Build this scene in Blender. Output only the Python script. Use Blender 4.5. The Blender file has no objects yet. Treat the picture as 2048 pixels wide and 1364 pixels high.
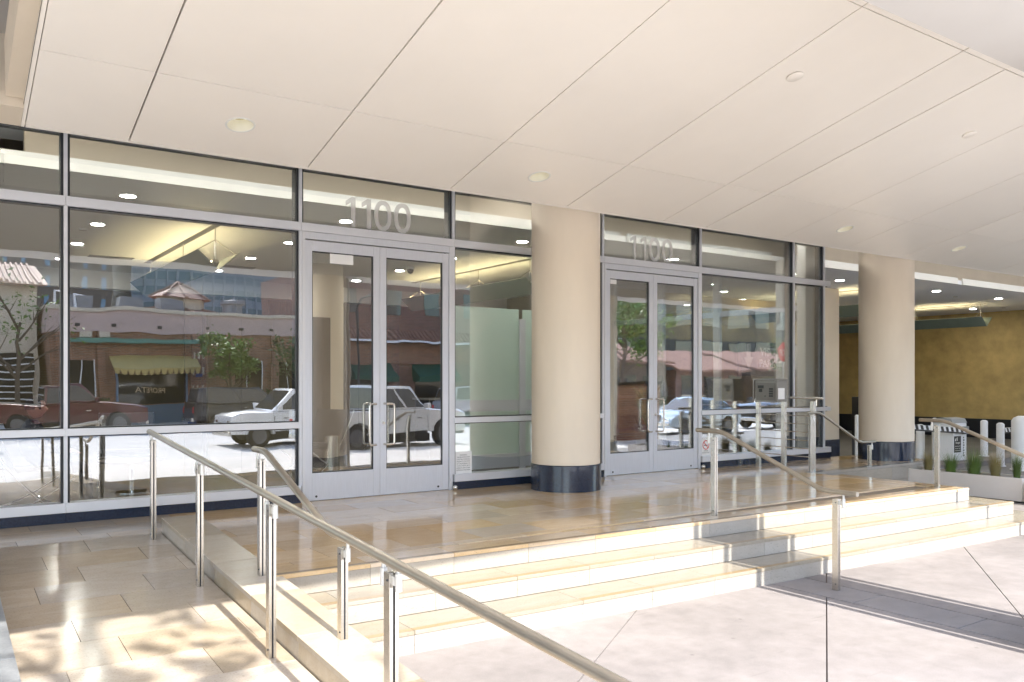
import bpy, bmesh, math, random
from mathutils import Vector, Matrix

SC = bpy.context.scene
COL = SC.collection
R = math.radians
random.seed(7)

# ------------------------------------------------------------------ camera
cam_d = bpy.data.cameras.new('camera')
cam = bpy.data.objects.new('camera', cam_d)
COL.objects.link(cam)
cam.location = (0, -9.82, 1.47)
cam.rotation_euler = (R(90), 0, R(-34.77))
cam_d.sensor_width = 36
cam_d.lens = 36 * 1677 / 2048
cam_d.shift_y = 80 / 2048
cam_d.clip_start = 0.05
cam_d.clip_end = 2000
SC.camera = cam

# ------------------------------------------------------------------ sky, sun, exposure
SUN_EL = 41.9
w = bpy.data.worlds.new('World')
SC.world = w
w.use_nodes = True
wn = w.node_tree
sky = wn.nodes.new('ShaderNodeTexSky')
sky.sky_type = 'NISHITA'
sky.sun_disc = False
sky.sun_elevation = R(SUN_EL)
sky.sun_rotation = R(180)
bg = wn.nodes['Background']
bg.inputs['Strength'].default_value = 0.15
wn.links.new(sky.outputs[0], bg.inputs['Color'])
sun_d = bpy.data.lights.new('sun', 'SUN')
sun_d.energy = 2.1
sun_d.angle = R(0.53)
sun_d.color = (1.0, 0.96, 0.90)
sun = bpy.data.objects.new('sun', sun_d)
COL.objects.link(sun)
sun.rotation_euler = (R(90 - SUN_EL), 0, 0)
sun.location = (0, -40, 40)
SC.view_settings.view_transform = 'Standard'
SC.view_settings.look = 'None'
SC.view_settings.exposure = 2.45
SC.view_settings.gamma = 1
SC.view_settings.use_curve_mapping = False
SC.cycles.max_bounces = 10
SC.cycles.diffuse_bounces = 6
SC.cycles.glossy_bounces = 5
SC.cycles.transparent_max_bounces = 24
SC.cycles.sample_clamp_indirect = 6
SC.cycles.caustics_reflective = False
SC.cycles.caustics_refractive = False
SC.cycles.use_denoising = True

# ------------------------------------------------------------------ materials
MATS = {}
def mat(name, col, rough=0.5, metal=0.0, spec=0.5, noise=0, nscale=5.0, bump=0, bscale=40.0, stretch=None, rand=0, emit=None, estr=0, coat=0, speck=0, speck_scale=200):
    if name in MATS:
        return MATS[name]
    m = bpy.data.materials.new(name)
    m.use_nodes = True
    nt = m.node_tree
    N, L = nt.nodes, nt.links
    b = N['Principled BSDF']
    b.inputs['Base Color'].default_value = (*col, 1)
    b.inputs['Roughness'].default_value = rough
    b.inputs['Metallic'].default_value = metal
    b.inputs['Specular IOR Level'].default_value = spec
    b.inputs['Coat Weight'].default_value = coat
    b.inputs['Coat Roughness'].default_value = 0.05
    if emit:
        b.inputs['Emission Color'].default_value = (*emit, 1)
        b.inputs['Emission Strength'].default_value = estr
    src = None
    tc = N.new('ShaderNodeTexCoord')
    mp = N.new('ShaderNodeMapping')
    L.new(tc.outputs['Object'], mp.inputs['Vector'])
    if stretch:
        mp.inputs['Scale'].default_value = stretch
    if noise or rand or speck:
        val = N.new('ShaderNodeValue')
        val.outputs[0].default_value = 1.0
        src = val.outputs[0]
        if noise:
            nz = N.new('ShaderNodeTexNoise')
            nz.noise_dimensions = '4D'
            nz.inputs['Scale'].default_value = nscale
            nz.inputs['Detail'].default_value = 6
            nz.inputs['Roughness'].default_value = 0.62
            oi = N.new('ShaderNodeObjectInfo')
            mu = N.new('ShaderNodeMath'); mu.operation = 'MULTIPLY'; mu.inputs[1].default_value = 37
            L.new(oi.outputs['Random'], mu.inputs[0])
            L.new(mu.outputs[0], nz.inputs['W'])
            L.new(mp.outputs[0], nz.inputs['Vector'])
            mr = N.new('ShaderNodeMapRange')
            mr.inputs['From Min'].default_value = 0.25; mr.inputs['From Max'].default_value = 0.75
            mr.inputs['To Min'].default_value = 1 - noise; mr.inputs['To Max'].default_value = 1 + noise
            L.new(nz.outputs['Fac'], mr.inputs['Value'])
            m1 = N.new('ShaderNodeMath'); m1.operation = 'MULTIPLY'
            L.new(src, m1.inputs[0]); L.new(mr.outputs[0], m1.inputs[1]); src = m1.outputs[0]
        if speck:
            sz = N.new('ShaderNodeTexNoise')
            sz.inputs['Scale'].default_value = speck_scale
            sz.inputs['Detail'].default_value = 2
            L.new(tc.outputs['Object'], sz.inputs['Vector'])
            mr = N.new('ShaderNodeMapRange')
            mr.inputs['From Min'].default_value = 0.3; mr.inputs['From Max'].default_value = 0.7
            mr.inputs['To Min'].default_value = 1 - speck; mr.inputs['To Max'].default_value = 1 + speck
            L.new(sz.outputs['Fac'], mr.inputs['Value'])
            m1 = N.new('ShaderNodeMath'); m1.operation = 'MULTIPLY'
            L.new(src, m1.inputs[0]); L.new(mr.outputs[0], m1.inputs[1]); src = m1.outputs[0]
        if rand:
            oi = N.new('ShaderNodeObjectInfo')
            mr = N.new('ShaderNodeMapRange')
            mr.inputs['To Min'].default_value = 1 - rand; mr.inputs['To Max'].default_value = 1 + rand
            L.new(oi.outputs['Random'], mr.inputs['Value'])
            m1 = N.new('ShaderNodeMath'); m1.operation = 'MULTIPLY'
            L.new(src, m1.inputs[0]); L.new(mr.outputs[0], m1.inputs[1]); src = m1.outputs[0]
        vm = N.new('ShaderNodeVectorMath'); vm.operation = 'SCALE'
        vm.inputs[0].default_value = col
        L.new(src, vm.inputs['Scale'])
        L.new(vm.outputs[0], b.inputs['Base Color'])
    if bump:
        bz = N.new('ShaderNodeTexNoise')
        bz.inputs['Scale'].default_value = bscale
        bz.inputs['Detail'].default_value = 4
        L.new(mp.outputs[0], bz.inputs['Vector'])
        bp = N.new('ShaderNodeBump')
        bp.inputs['Strength'].default_value = 0.6
        bp.inputs['Distance'].default_value = bump
        L.new(bz.outputs['Fac'], bp.inputs['Height'])
        L.new(bp.outputs[0], b.inputs['Normal'])
    MATS[name] = m
    return m

def stone_mat(name, c1, c2, rough, rand, vein=0.35):
    """polished limestone: two tones mixed by stretched noise, a shift per slab"""
    m = bpy.data.materials.new(name); m.use_nodes = True
    N, L = m.node_tree.nodes, m.node_tree.links
    b = N['Principled BSDF']
    tc = N.new('ShaderNodeTexCoord'); mp = N.new('ShaderNodeMapping')
    mp.inputs['Scale'].default_value = (2.2, 5.5, 4.0)
    L.new(tc.outputs['Object'], mp.inputs['Vector'])
    oi = N.new('ShaderNodeObjectInfo')
    mu = N.new('ShaderNodeMath'); mu.operation = 'MULTIPLY'; mu.inputs[1].default_value = 91
    L.new(oi.outputs['Random'], mu.inputs[0])
    nz = N.new('ShaderNodeTexNoise'); nz.noise_dimensions = '4D'
    nz.inputs['Scale'].default_value = 1.6; nz.inputs['Detail'].default_value = 9; nz.inputs['Roughness'].default_value = 0.68
    nz.inputs['Distortion'].default_value = 0.8
    L.new(mp.outputs[0], nz.inputs['Vector']); L.new(mu.outputs[0], nz.inputs['W'])
    mr = N.new('ShaderNodeMapRange'); mr.inputs['From Min'].default_value = 0.3; mr.inputs['From Max'].default_value = 0.72
    L.new(nz.outputs['Fac'], mr.inputs['Value'])
    mx = N.new('ShaderNodeMix'); mx.data_type = 'RGBA'
    mx.inputs['A'].default_value = (*c1, 1); mx.inputs['B'].default_value = (*c2, 1)
    L.new(mr.outputs[0], mx.inputs['Factor'])
    # a per-slab shift of value and hue
    hsv = N.new('ShaderNodeHueSaturation')
    r1 = N.new('ShaderNodeMapRange'); r1.inputs['To Min'].default_value = 1 - rand; r1.inputs['To Max'].default_value = 1 + rand
    L.new(oi.outputs['Random'], r1.inputs['Value']); L.new(r1.outputs[0], hsv.inputs['Value'])
    wn_ = N.new('ShaderNodeTexWhiteNoise'); wn_.noise_dimensions = '1D'; L.new(mu.outputs[0], wn_.inputs['W'])
    r2 = N.new('ShaderNodeMapRange'); r2.inputs['To Min'].default_value = 0.7; r2.inputs['To Max'].default_value = 1.25
    L.new(wn_.outputs['Value'], r2.inputs['Value']); L.new(r2.outputs[0], hsv.inputs['Saturation'])
    # dark pits and thin veins
    vz = N.new('ShaderNodeTexNoise'); vz.inputs['Scale'].default_value = 26; vz.inputs['Detail'].default_value = 5
    L.new(mp.outputs[0], vz.inputs['Vector'])
    vr = N.new('ShaderNodeMapRange'); vr.inputs['From Min'].default_value = 0.30; vr.inputs['From Max'].default_value = 0.42
    vr.inputs['To Min'].default_value = 1 - vein; vr.inputs['To Max'].default_value = 1
    L.new(vz.outputs['Fac'], vr.inputs['Value'])
    vs = N.new('ShaderNodeVectorMath'); vs.operation = 'SCALE'
    L.new(mx.outputs['Result'], hsv.inputs['Color']); L.new(hsv.outputs[0], vs.inputs[0]); L.new(vr.outputs[0], vs.inputs['Scale'])
    L.new(vs.outputs[0], b.inputs['Base Color'])
    rr = N.new('ShaderNodeMapRange'); rr.inputs['To Min'].default_value = rough * 0.7; rr.inputs['To Max'].default_value = rough * 1.5
    L.new(nz.outputs['Fac'], rr.inputs['Value']); L.new(rr.outputs[0], b.inputs['Roughness'])
    MATS[name] = m
    return m

def glass_mat(name, tint, refl, wav=0.0005, scale=1.7, edge=0.5):
    """thin coated glazing: see-through with a mirror reflection that wavers like real float glass"""
    m = bpy.data.materials.new(name); m.use_nodes = True
    N, L = m.node_tree.nodes, m.node_tree.links
    N.remove(N['Principled BSDF'])
    out = N['Material Output']
    tr = N.new('ShaderNodeBsdfTransparent'); tr.inputs['Color'].default_value = (*tint, 1)
    gl = N.new('ShaderNodeBsdfGlossy'); gl.inputs['Roughness'].default_value = 0.0
    gl.inputs['Color'].default_value = (0.97, 0.98, 1.0, 1)
    fr = N.new('ShaderNodeFresnel'); fr.inputs['IOR'].default_value = 1.5
    ad = N.new('ShaderNodeMath'); ad.operation = 'MULTIPLY_ADD'
    ad.inputs[1].default_value = edge; ad.inputs[2].default_value = refl; ad.use_clamp = True
    L.new(fr.outputs[0], ad.inputs[0])
    mx = N.new('ShaderNodeMixShader')
    L.new(ad.outputs[0], mx.inputs['Fac']); L.new(tr.outputs[0], mx.inputs[1]); L.new(gl.outputs[0], mx.inputs[2])
    if wav:
        tc = N.new('ShaderNodeTexCoord'); mp = N.new('ShaderNodeMapping'); mp.inputs['Scale'].default_value = (1, 0.0, 0.8)
        L.new(tc.outputs['Object'], mp.inputs['Vector'])
        oi = N.new('ShaderNodeObjectInfo'); mu = N.new('ShaderNodeMath'); mu.operation = 'MULTIPLY'; mu.inputs[1].default_value = 53
        L.new(oi.outputs['Random'], mu.inputs[0])
        nz = N.new('ShaderNodeTexNoise'); nz.noise_dimensions = '4D'; nz.inputs['Scale'].default_value = scale; nz.inputs['Detail'].default_value = 1.5
        L.new(mp.outputs[0], nz.inputs['Vector']); L.new(mu.outputs[0], nz.inputs['W'])
        bp = N.new('ShaderNodeBump'); bp.inputs['Strength'].default_value = 1.0; bp.inputs['Distance'].default_value = wav
        L.new(nz.outputs['Fac'], bp.inputs['Height']); L.new(bp.outputs[0], gl.inputs['Normal'])
    L.new(mx.outputs[0], out.inputs['Surface'])
    MATS[name] = m
    return m

def brick_mat(name, c1, c2, mortar, bw=0.22, bh=0.075):
    m = bpy.data.materials.new(name); m.use_nodes = True
    N, L = m.node_tree.nodes, m.node_tree.links
    b = N['Principled BSDF']; b.inputs['Roughness'].default_value = 0.85
    tc = N.new('ShaderNodeTexCoord')
    sp = N.new('ShaderNodeSeparateXYZ'); L.new(tc.outputs['Object'], sp.inputs[0])
    ad = N.new('ShaderNodeMath'); ad.operation = 'ADD'; L.new(sp.outputs['X'], ad.inputs[0]); L.new(sp.outputs['Y'], ad.inputs[1])
    cb = N.new('ShaderNodeCombineXYZ'); L.new(ad.outputs[0], cb.inputs['X']); L.new(sp.outputs['Z'], cb.inputs['Y'])
    bt = N.new('ShaderNodeTexBrick')
    bt.inputs['Color1'].default_value = (*c1, 1); bt.inputs['Color2'].default_value = (*c2, 1); bt.inputs['Mortar'].default_value = (*mortar, 1)
    bt.inputs['Scale'].default_value = 1.0; bt.inputs['Mortar Size'].default_value = 0.008
    bt.inputs['Brick Width'].default_value = bw; bt.inputs['Row Height'].default_value = bh
    L.new(cb.outputs[0], bt.inputs['Vector'])
    nz = N.new('ShaderNodeTexNoise'); nz.inputs['Scale'].default_value = 3; nz.inputs['Detail'].default_value = 5
    L.new(tc.outputs['Object'], nz.inputs['Vector'])
    mr = N.new('ShaderNodeMapRange'); mr.inputs['To Min'].default_value = 0.6; mr.inputs['To Max'].default_value = 1.35
    L.new(nz.outputs['Fac'], mr.inputs['Value'])
    vs = N.new('ShaderNodeVectorMath'); vs.operation = 'SCALE'
    L.new(bt.outputs['Color'], vs.inputs[0]); L.new(mr.outputs[0], vs.inputs['Scale']); L.new(vs.outputs[0], b.inputs['Base Color'])
    MATS[name] = m
    return m

def emit_mat(name, col, strength):
    m = bpy.data.materials.new(name); m.use_nodes = True
    N, L = m.node_tree.nodes, m.node_tree.links
    N.remove(N['Principled BSDF'])
    e = N.new('ShaderNodeEmission'); e.inputs['Color'].default_value = (*col, 1); e.inputs['Strength'].default_value = strength
    L.new(e.outputs[0], N['Material Output'].inputs['Surface'])
    MATS[name] = m
    return m

soffit = mat('soffit_paint', (0.90, 0.855, 0.79), 0.30, noise=0.025, nscale=1.1, rand=0.018, bump=0.0012, bscale=1.6)
reveal = mat('dark_reveal', (0.09, 0.08, 0.07), 0.8)
plaster = mat('beige_plaster', (0.66, 0.58, 0.47), 0.75, noise=0.05, nscale=2)
white_paint = mat('white_paint', (0.80, 0.80, 0.77), 0.6, noise=0.03, nscale=2)
grey_paint = mat('grey_soffit_paint', (0.55, 0.53, 0.51), 0.6, noise=0.03, nscale=2)
ceil_paint = mat('ceiling_paint', (0.84, 0.85, 0.86), 0.6, noise=0.02, nscale=2)
colpaint = mat('column_paint', (0.72, 0.63, 0.515), 0.6, noise=0.05, nscale=3, stretch=(1, 1, 0.25), bump=0.0006, bscale=60)
granite = mat('navy_granite', (0.015, 0.024, 0.048), 0.22, noise=0.5, nscale=60, coat=0.3)
alu = mat('anodised_aluminium', (0.70, 0.715, 0.76), 0.42, metal=0.35, noise=0.03, nscale=2)
alu_door = mat('brushed_aluminium_door', (0.68, 0.705, 0.77), 0.36, metal=0.4, noise=0.05, nscale=9, stretch=(8, 8, 0.6))
gasket = mat('black_gasket', (0.02, 0.023, 0.028), 0.45)
steel = mat('brushed_stainless_steel', (0.63, 0.60, 0.55), 0.27, metal=1.0, noise=0.08, nscale=12, stretch=(1, 1, 6))
steel_rail = mat('satin_steel_rail', (0.42, 0.385, 0.33), 0.34, metal=0.9, noise=0.10, nscale=7)
steel_white = mat('pale_bracket_metal', (0.72, 0.71, 0.68), 0.4, metal=0.5)
chrome = mat('chrome', (0.85, 0.85, 0.85), 0.06, metal=1.0)
tile_m = stone_mat('polished_limestone_tile', (0.69, 0.54, 0.36), (0.57, 0.415, 0.245), 0.09, 0.09)
ramp_m = stone_mat('honed_limestone_tile', (0.51, 0.435, 0.345), (0.41, 0.335, 0.25), 0.15, 0.12, vein=0.45)
tread_m = stone_mat('dimmed_limestone_tread', (0.315, 0.283, 0.228), (0.265, 0.23, 0.175), 0.18, 0.06, vein=0.28)  # step stone darkened in colour, standing in for weaker sun on the treads
step_m = stone_mat('pale_limestone_step', (0.375, 0.346, 0.30), (0.315, 0.285, 0.24), 0.16, 0.06, vein=0.28)
nose_m = stone_mat('honed_nosing_stone', (0.33, 0.25, 0.16), (0.27, 0.20, 0.12), 0.22, 0.04)
kerb_m = stone_mat('kerb_limestone', (0.47, 0.405, 0.31), (0.40, 0.33, 0.24), 0.22, 0.05, vein=0.2)
mortar = mat('tile_joint_mortar', (0.22, 0.18, 0.13), 0.9)
def concrete_mat(name, col, stain=0.16, spots=True):
    """cast concrete: broad stains, aggregate speckle, scuff streaks and small dark spots"""
    m = bpy.data.materials.new(name); m.use_nodes = True
    N, L = m.node_tree.nodes, m.node_tree.links
    b = N['Principled BSDF']; b.inputs['Roughness'].default_value = 0.78
    tc = N.new('ShaderNodeTexCoord')
    def noise(scale, detail, lo, hi, a, c, vec=None, rough=0.6):
        n = N.new('ShaderNodeTexNoise'); n.inputs['Scale'].default_value = scale; n.inputs['Detail'].default_value = detail; n.inputs['Roughness'].default_value = rough
        L.new(vec or tc.outputs['Object'], n.inputs['Vector'])
        r = N.new('ShaderNodeMapRange'); r.inputs['From Min'].default_value = lo; r.inputs['From Max'].default_value = hi
        r.inputs['To Min'].default_value = a; r.inputs['To Max'].default_value = c
        L.new(n.outputs['Fac'], r.inputs['Value']); return r.outputs[0], n
    mp = N.new('ShaderNodeMapping'); mp.inputs['Rotation'].default_value = (0, 0, R(25)); mp.inputs['Scale'].default_value = (1.0, 9.0, 1)
    L.new(tc.outputs['Object'], mp.inputs['Vector'])
    f = [noise(0.55, 6, 0.3, 0.7, 1 - stain, 1 + stain)[0], noise(6, 5, 0.3, 0.7, 1 - stain * 0.5, 1 + stain * 0.5)[0], noise(130, 2, 0.3, 0.7, 0.88, 1.10)[0],
         noise(2.2, 7, 0.24, 0.36, 0.80, 1.0, mp.outputs[0])[0]]
    if spots:
        vo = N.new('ShaderNodeTexVoronoi'); vo.inputs['Scale'].default_value = 2.3; L.new(tc.outputs['Object'], vo.inputs['Vector'])
        r = N.new('ShaderNodeMapRange'); r.inputs['From Min'].default_value = 0.02; r.inputs['From Max'].default_value = 0.05; r.inputs['To Min'].default_value = 0.72; r.inputs['To Max'].default_value = 1
        L.new(vo.outputs['Distance'], r.inputs['Value']); f.append(r.outputs[0])
    cur = f[0]
    for q in f[1:]:
        mm = N.new('ShaderNodeMath'); mm.operation = 'MULTIPLY'; L.new(cur, mm.inputs[0]); L.new(q, mm.inputs[1]); cur = mm.outputs[0]
    vs = N.new('ShaderNodeVectorMath'); vs.operation = 'SCALE'; vs.inputs[0].default_value = col
    L.new(cur, vs.inputs['Scale']); L.new(vs.outputs[0], b.inputs['Base Color'])
    _, bn = noise(150, 3, 0, 1, 0, 1)
    bp = N.new('ShaderNodeBump'); bp.inputs['Strength'].default_value = 0.5; bp.inputs['Distance'].default_value = 0.0012
    L.new(bn.outputs['Fac'], bp.inputs['Height']); L.new(bp.outputs[0], b.inputs['Normal'])
    MATS[name] = m
    return m
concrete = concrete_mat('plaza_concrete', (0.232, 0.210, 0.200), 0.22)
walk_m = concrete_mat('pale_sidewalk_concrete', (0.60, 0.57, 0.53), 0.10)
conc_joint = mat('concrete_joint', (0.12, 0.09, 0.07), 0.9)
band_m = concrete_mat('plaza_band_concrete', (0.25, 0.23, 0.222), 0.12)
road_m = concrete_mat('road_concrete', (0.56, 0.545, 0.52), 0.10, False)
drive_m = mat('driveway_concrete', (0.13, 0.128, 0.125), 0.6, noise=0.2, nscale=1.2)
ochre = mat('ochre_plaster', (0.50, 0.37, 0.155), 0.8, noise=0.26, nscale=2.2, bump=0.002, bscale=18)
ochre_lt = mat('ochre_panel', (0.55, 0.41, 0.16), 0.6, noise=0.10, nscale=5, rand=0.06)
dark_base = mat('dark_wall_base', (0.018, 0.02, 0.026), 0.4, noise=0.3, nscale=3)
wood = mat('dark_wood_panel', (0.055, 0.042, 0.033), 0.45, noise=0.3, nscale=4, stretch=(6, 6, 0.4), rand=0.2)
olive = mat('olive_wall', (0.10, 0.08, 0.04), 0.8, noise=0.1, nscale=2)
leather = mat('black_leather', (0.03, 0.028, 0.027), 0.4, bump=0.001, bscale=90)
bolt_white = mat('white_powder_coat', (0.82, 0.83, 0.85), 0.45, noise=0.03, nscale=3)
black_p = mat('black_plastic', (0.015, 0.015, 0.016), 0.4)
paper = mat('white_paper', (0.82, 0.82, 0.82), 0.7)
ink = mat('grey_ink', (0.12, 0.12, 0.13), 0.8)
red_ink = mat('red_ink', (0.6, 0.03, 0.03), 0.7)
planter_m = mat('planter_grey_brown', (0.72, 0.66, 0.60), 0.75, noise=0.05, nscale=2, speck=0.06, speck_scale=160)
soil = mat('planter_soil', (0.05, 0.035, 0.025), 0.95, noise=0.4, nscale=25)
grass_m = mat('ornamental_grass', (0.10, 0.16, 0.035), 0.55, noise=0.4, nscale=3, rand=0.35)
grass_m2 = mat('straw_grass', (0.24, 0.20, 0.08), 0.6, noise=0.3, nscale=3, rand=0.25)
leaf_m = mat('tree_leaf', (0.075, 0.12, 0.03), 0.5, noise=0.45, nscale=1.2)
leaf_b = mat('bright_leaf', (0.12, 0.20, 0.035), 0.5, noise=0.4, nscale=1.2)
bark = mat('bark', (0.12, 0.09, 0.065), 0.9, noise=0.3, nscale=6, stretch=(3, 3, 0.5))
glass_l = glass_mat('curtain_wall_glass', (0.955, 0.97, 0.965), 0.165, wav=0.0019, scale=1.4)
glass_r = glass_mat('clear_return_glass', (0.97, 0.985, 0.975), 0.01, wav=0)
glass_d = glass_mat('door_glass', (0.955, 0.965, 0.965), 0.15, wav=0.0016, scale=1.8)
glass_g = mat('green_plate_glass', (0.19, 0.245, 0.215), 0.12, noise=0.1, nscale=2)
def frosted(name, col):
    m = bpy.data.materials.new(name); m.use_nodes = True
    N, L = m.node_tree.nodes, m.node_tree.links
    b = N['Principled BSDF']; b.inputs['Base Color'].default_value = (*col, 1); b.inputs['Roughness'].default_value = 0.4
    t = N.new('ShaderNodeBsdfTranslucent'); t.inputs['Color'].default_value = (*col, 1)
    tc = N.new('ShaderNodeTexCoord'); wv = N.new('ShaderNodeTexWave'); wv.bands_direction = 'Z'; wv.inputs['Scale'].default_value = 12.0
    L.new(tc.outputs['Object'], wv.inputs['Vector'])
    mr = N.new('ShaderNodeMapRange'); mr.inputs['To Min'].default_value = 0.45; mr.inputs['To Max'].default_value = 0.65
    L.new(wv.outputs['Fac'], mr.inputs['Value'])
    mx = N.new('ShaderNodeMixShader'); L.new(mr.outputs[0], mx.inputs['Fac']); L.new(b.outputs[0], mx.inputs[1]); L.new(t.outputs[0], mx.inputs[2])
    L.new(mx.outputs[0], N['Material Output'].inputs['Surface'])
    return m
frost = frosted('frosted_green_glass', (0.74, 0.86, 0.81))
lamp_warm = emit_mat('downlight_lamp', (1.0, 0.86, 0.42), 0.12)
lamp_in = emit_mat('lobby_lamp', (1.0, 0.97, 0.88), 48.0)
lamp_cove = emit_mat('cove_lamp', (1.0, 0.95, 0.87), 12.0)
lamp_cove2 = emit_mat('driveway_cove_lamp', (1.0, 0.96, 0.92), 5.0)
lamp_tube = emit_mat('pendant_lamp', (1.0, 0.78, 0.42), 10.0)
brick_o = brick_mat('orange_brick', (0.36, 0.16, 0.085), (0.22, 0.10, 0.06), (0.35, 0.30, 0.25))
brick_r = brick_mat('red_brick', (0.26, 0.11, 0.075), (0.15, 0.07, 0.05), (0.30, 0.26, 0.22))
stucco = mat('cream_stucco', (0.62, 0.54, 0.42), 0.9, noise=0.06, nscale=1.5)
pink_st = mat('pink_stucco', (0.52, 0.40, 0.36), 0.9, noise=0.06, nscale=1.2)
terracotta = mat('terracotta_tile', (0.34, 0.19, 0.135), 0.7, noise=0.35, nscale=4)
brown_tw = mat('brown_cladding', (0.17, 0.12, 0.085), 0.8, noise=0.08, nscale=0.4)
grey_tw = mat('grey_cladding', (0.24, 0.24, 0.25), 0.6, noise=0.06, nscale=0.4)
blue_gl = mat('blue_window_glass', (0.05, 0.12, 0.20), 0.08, spec=0.8)
dark_gl = mat('dark_window_glass', (0.015, 0.018, 0.022), 0.05, spec=0.8)
green_aw = mat('green_canvas', (0.015, 0.09, 0.06), 0.8, noise=0.1, nscale=3)
cream_aw = mat('ochre_canvas', (0.55, 0.42, 0.16), 0.8, noise=0.08, nscale=3)
green_tr = mat('green_trim', (0.10, 0.25, 0.20), 0.6)
tyre_m = mat('tyre_rubber', (0.018, 0.018, 0.018), 0.8)
chalk = mat('white_lettering', (0.82, 0.81, 0.77), 0.6)

# ------------------------------------------------------------------ mesh helpers
class MB:
    def __init__(self):
        self.v, self.f = [], []
    def add(self, vs, fs):
        o = len(self.v)
        self.v += [tuple(p) for p in vs]
        self.f += [tuple(i + o for i in f) for f in fs]
        return self
    def box(self, x0, x1, y0, y1, z0, z1):
        return self.add([(x0, y0, z0), (x1, y0, z0), (x1, y1, z0), (x0, y1, z0), (x0, y0, z1), (x1, y0, z1), (x1, y1, z1), (x0, y1, z1)],
                        [(0, 3, 2, 1), (4, 5, 6, 7), (0, 1, 5, 4), (1, 2, 6, 5), (2, 3, 7, 6), (3, 0, 4, 7)])
    def hexa(self, p):
        return self.add(p, [(0, 3, 2, 1), (4, 5, 6, 7), (0, 1, 5, 4), (1, 2, 6, 5), (2, 3, 7, 6), (3, 0, 4, 7)])
    def quad(self, a, b, c, d):
        return self.add([a, b, c, d], [(0, 1, 2, 3)])
    def tube(self, pts, r, n=14, caps=True, radii=None):
        pts = [Vector(p) for p in pts]
        rings = []
        up = None
        for i, p in enumerate(pts):
            if i == 0: d = pts[1] - p
            elif i == len(pts) - 1: d = p - pts[i - 1]
            else: d = (pts[i + 1] - p).normalized() + (p - pts[i - 1]).normalized()
            d.normalize()
            if up is None:
                up = Vector((0, 0, 1)) if abs(d.z) < 0.9 else Vector((1, 0, 0))
            a = d.cross(up).normalized(); b = a.cross(d).normalized()
            up = b
            rr = radii[i] if radii else r
            k = 1.0
            if 0 < i < len(pts) - 1:
                c = (pts[i + 1] - p).normalized().dot((p - pts[i - 1]).normalized())
                k = 1.0 / max(0.5, math.sqrt((1 + c) / 2))
            rings.append([p + (a * math.cos(t) + b * math.sin(t) * 1.0) * rr for t in [2 * math.pi * j / n for j in range(n)]])
        o = len(self.v)
        for rg in rings: self.v += [tuple(q) for q in rg]
        for i in range(len(rings) - 1):
            for j in range(n):
                self.f.append((o + i * n + j, o + i * n + (j + 1) % n, o + (i + 1) * n + (j + 1) % n, o + (i + 1) * n + j))
        if caps:
            self.f.append(tuple(o + j for j in reversed(range(n))))
            self.f.append(tuple(o + (len(rings) - 1) * n + j for j in range(n)))
        return self
    def cyl(self, x, y, z0, z1, r, n=24, r2=None):
        return self.tube([(x, y, z0), (x, y, z1)], r, n, True, [r, r2 if r2 is not None else r])
    def lathe(self, prof, cx=0, cy=0, n=24):
        o = len(self.v)
        for (r, z) in prof:
            for j in range(n):
                t = 2 * math.pi * j / n
                self.v.append((cx + r * math.cos(t), cy + r * math.sin(t), z))
        for i in range(len(prof) - 1):
            for j in range(n):
                self.f.append((o + i * n + j, o + i * n + (j + 1) % n, o + (i + 1) * n + (j + 1) % n, o + (i + 1) * n + j))
        return self
    def prism(self, poly, axis, a0, a1):
        """poly: list of 2-D points; axis 'x','y','z' extruded from a0 to a1"""
        n = len(poly)
        def P(p, a):
            return {'x': (a, p[0], p[1]), 'y': (p[0], a, p[1]), 'z': (p[0], p[1], a)}[axis]
        self.add([P(p, a0) for p in poly] + [P(p, a1) for p in poly],
                 [tuple(reversed(range(n))), tuple(range(n, 2 * n))] + [(i, (i + 1) % n, n + (i + 1) % n, n + i) for i in range(n)])
        return self
    def mesh(self, name):
        me = bpy.data.meshes.new(name)
        me.from_pydata(self.v, [], self.f)
        bm = bmesh.new(); bm.from_mesh(me)
        bmesh.ops.recalc_face_normals(bm, faces=bm.faces)
        bm.to_mesh(me); bm.free()
        return me
    def build(self, name, m, parent=None, smooth=False, bevel=0, loc=None, rot=None):
        return link(name, self.mesh(name), m, parent, smooth, bevel, loc, rot)

def link(name, me, m, parent=None, smooth=False, bevel=0, loc=None, rot=None):
    if m is not None and not me.materials:
        me.materials.append(m)
    if bevel:
        bm = bmesh.new(); bm.from_mesh(me)
        es = [e for e in bm.edges if len(e.link_faces) == 2 and e.calc_face_angle(0) > R(35)]
        bmesh.ops.bevel(bm, geom=es, offset=bevel, segments=2, profile=0.6, affect='EDGES', clamp_overlap=True)
        bm.to_mesh(me); bm.free()
    if smooth:
        me.shade_smooth()
        try:
            me.set_sharp_from_angle(angle=R(38))
        except Exception:
            pass
    o = bpy.data.objects.new(name, me)
    COL.objects.link(o)
    if parent is not None: o.parent = parent
    if loc is not None: o.location = loc
    if rot is not None: o.rotation_euler = rot
    return o

def tag(o, label=None, cat=None, group=None, kind=None):
    if label: o['label'] = label
    if cat: o['category'] = cat
    if group: o['group'] = group
    if kind: o['kind'] = kind
    return o

def thing(name, label, cat, loc=(0, 0, 0), rz=0, group=None, rot=None):
    o = bpy.data.objects.new(name, None)
    COL.objects.link(o)
    o.location = loc
    o.rotation_euler = rot if rot else (0, 0, rz)
    o.empty_display_size = 0.2
    return tag(o, label, cat, group)

def struct(o):
    o['kind'] = 'structure'
    return o

def empty(name, parent=None, loc=(0, 0, 0), rot=(0, 0, 0)):
    o = bpy.data.objects.new(name, None); COL.objects.link(o)
    o.parent = parent; o.location = loc; o.rotation_euler = rot
    return o

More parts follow.
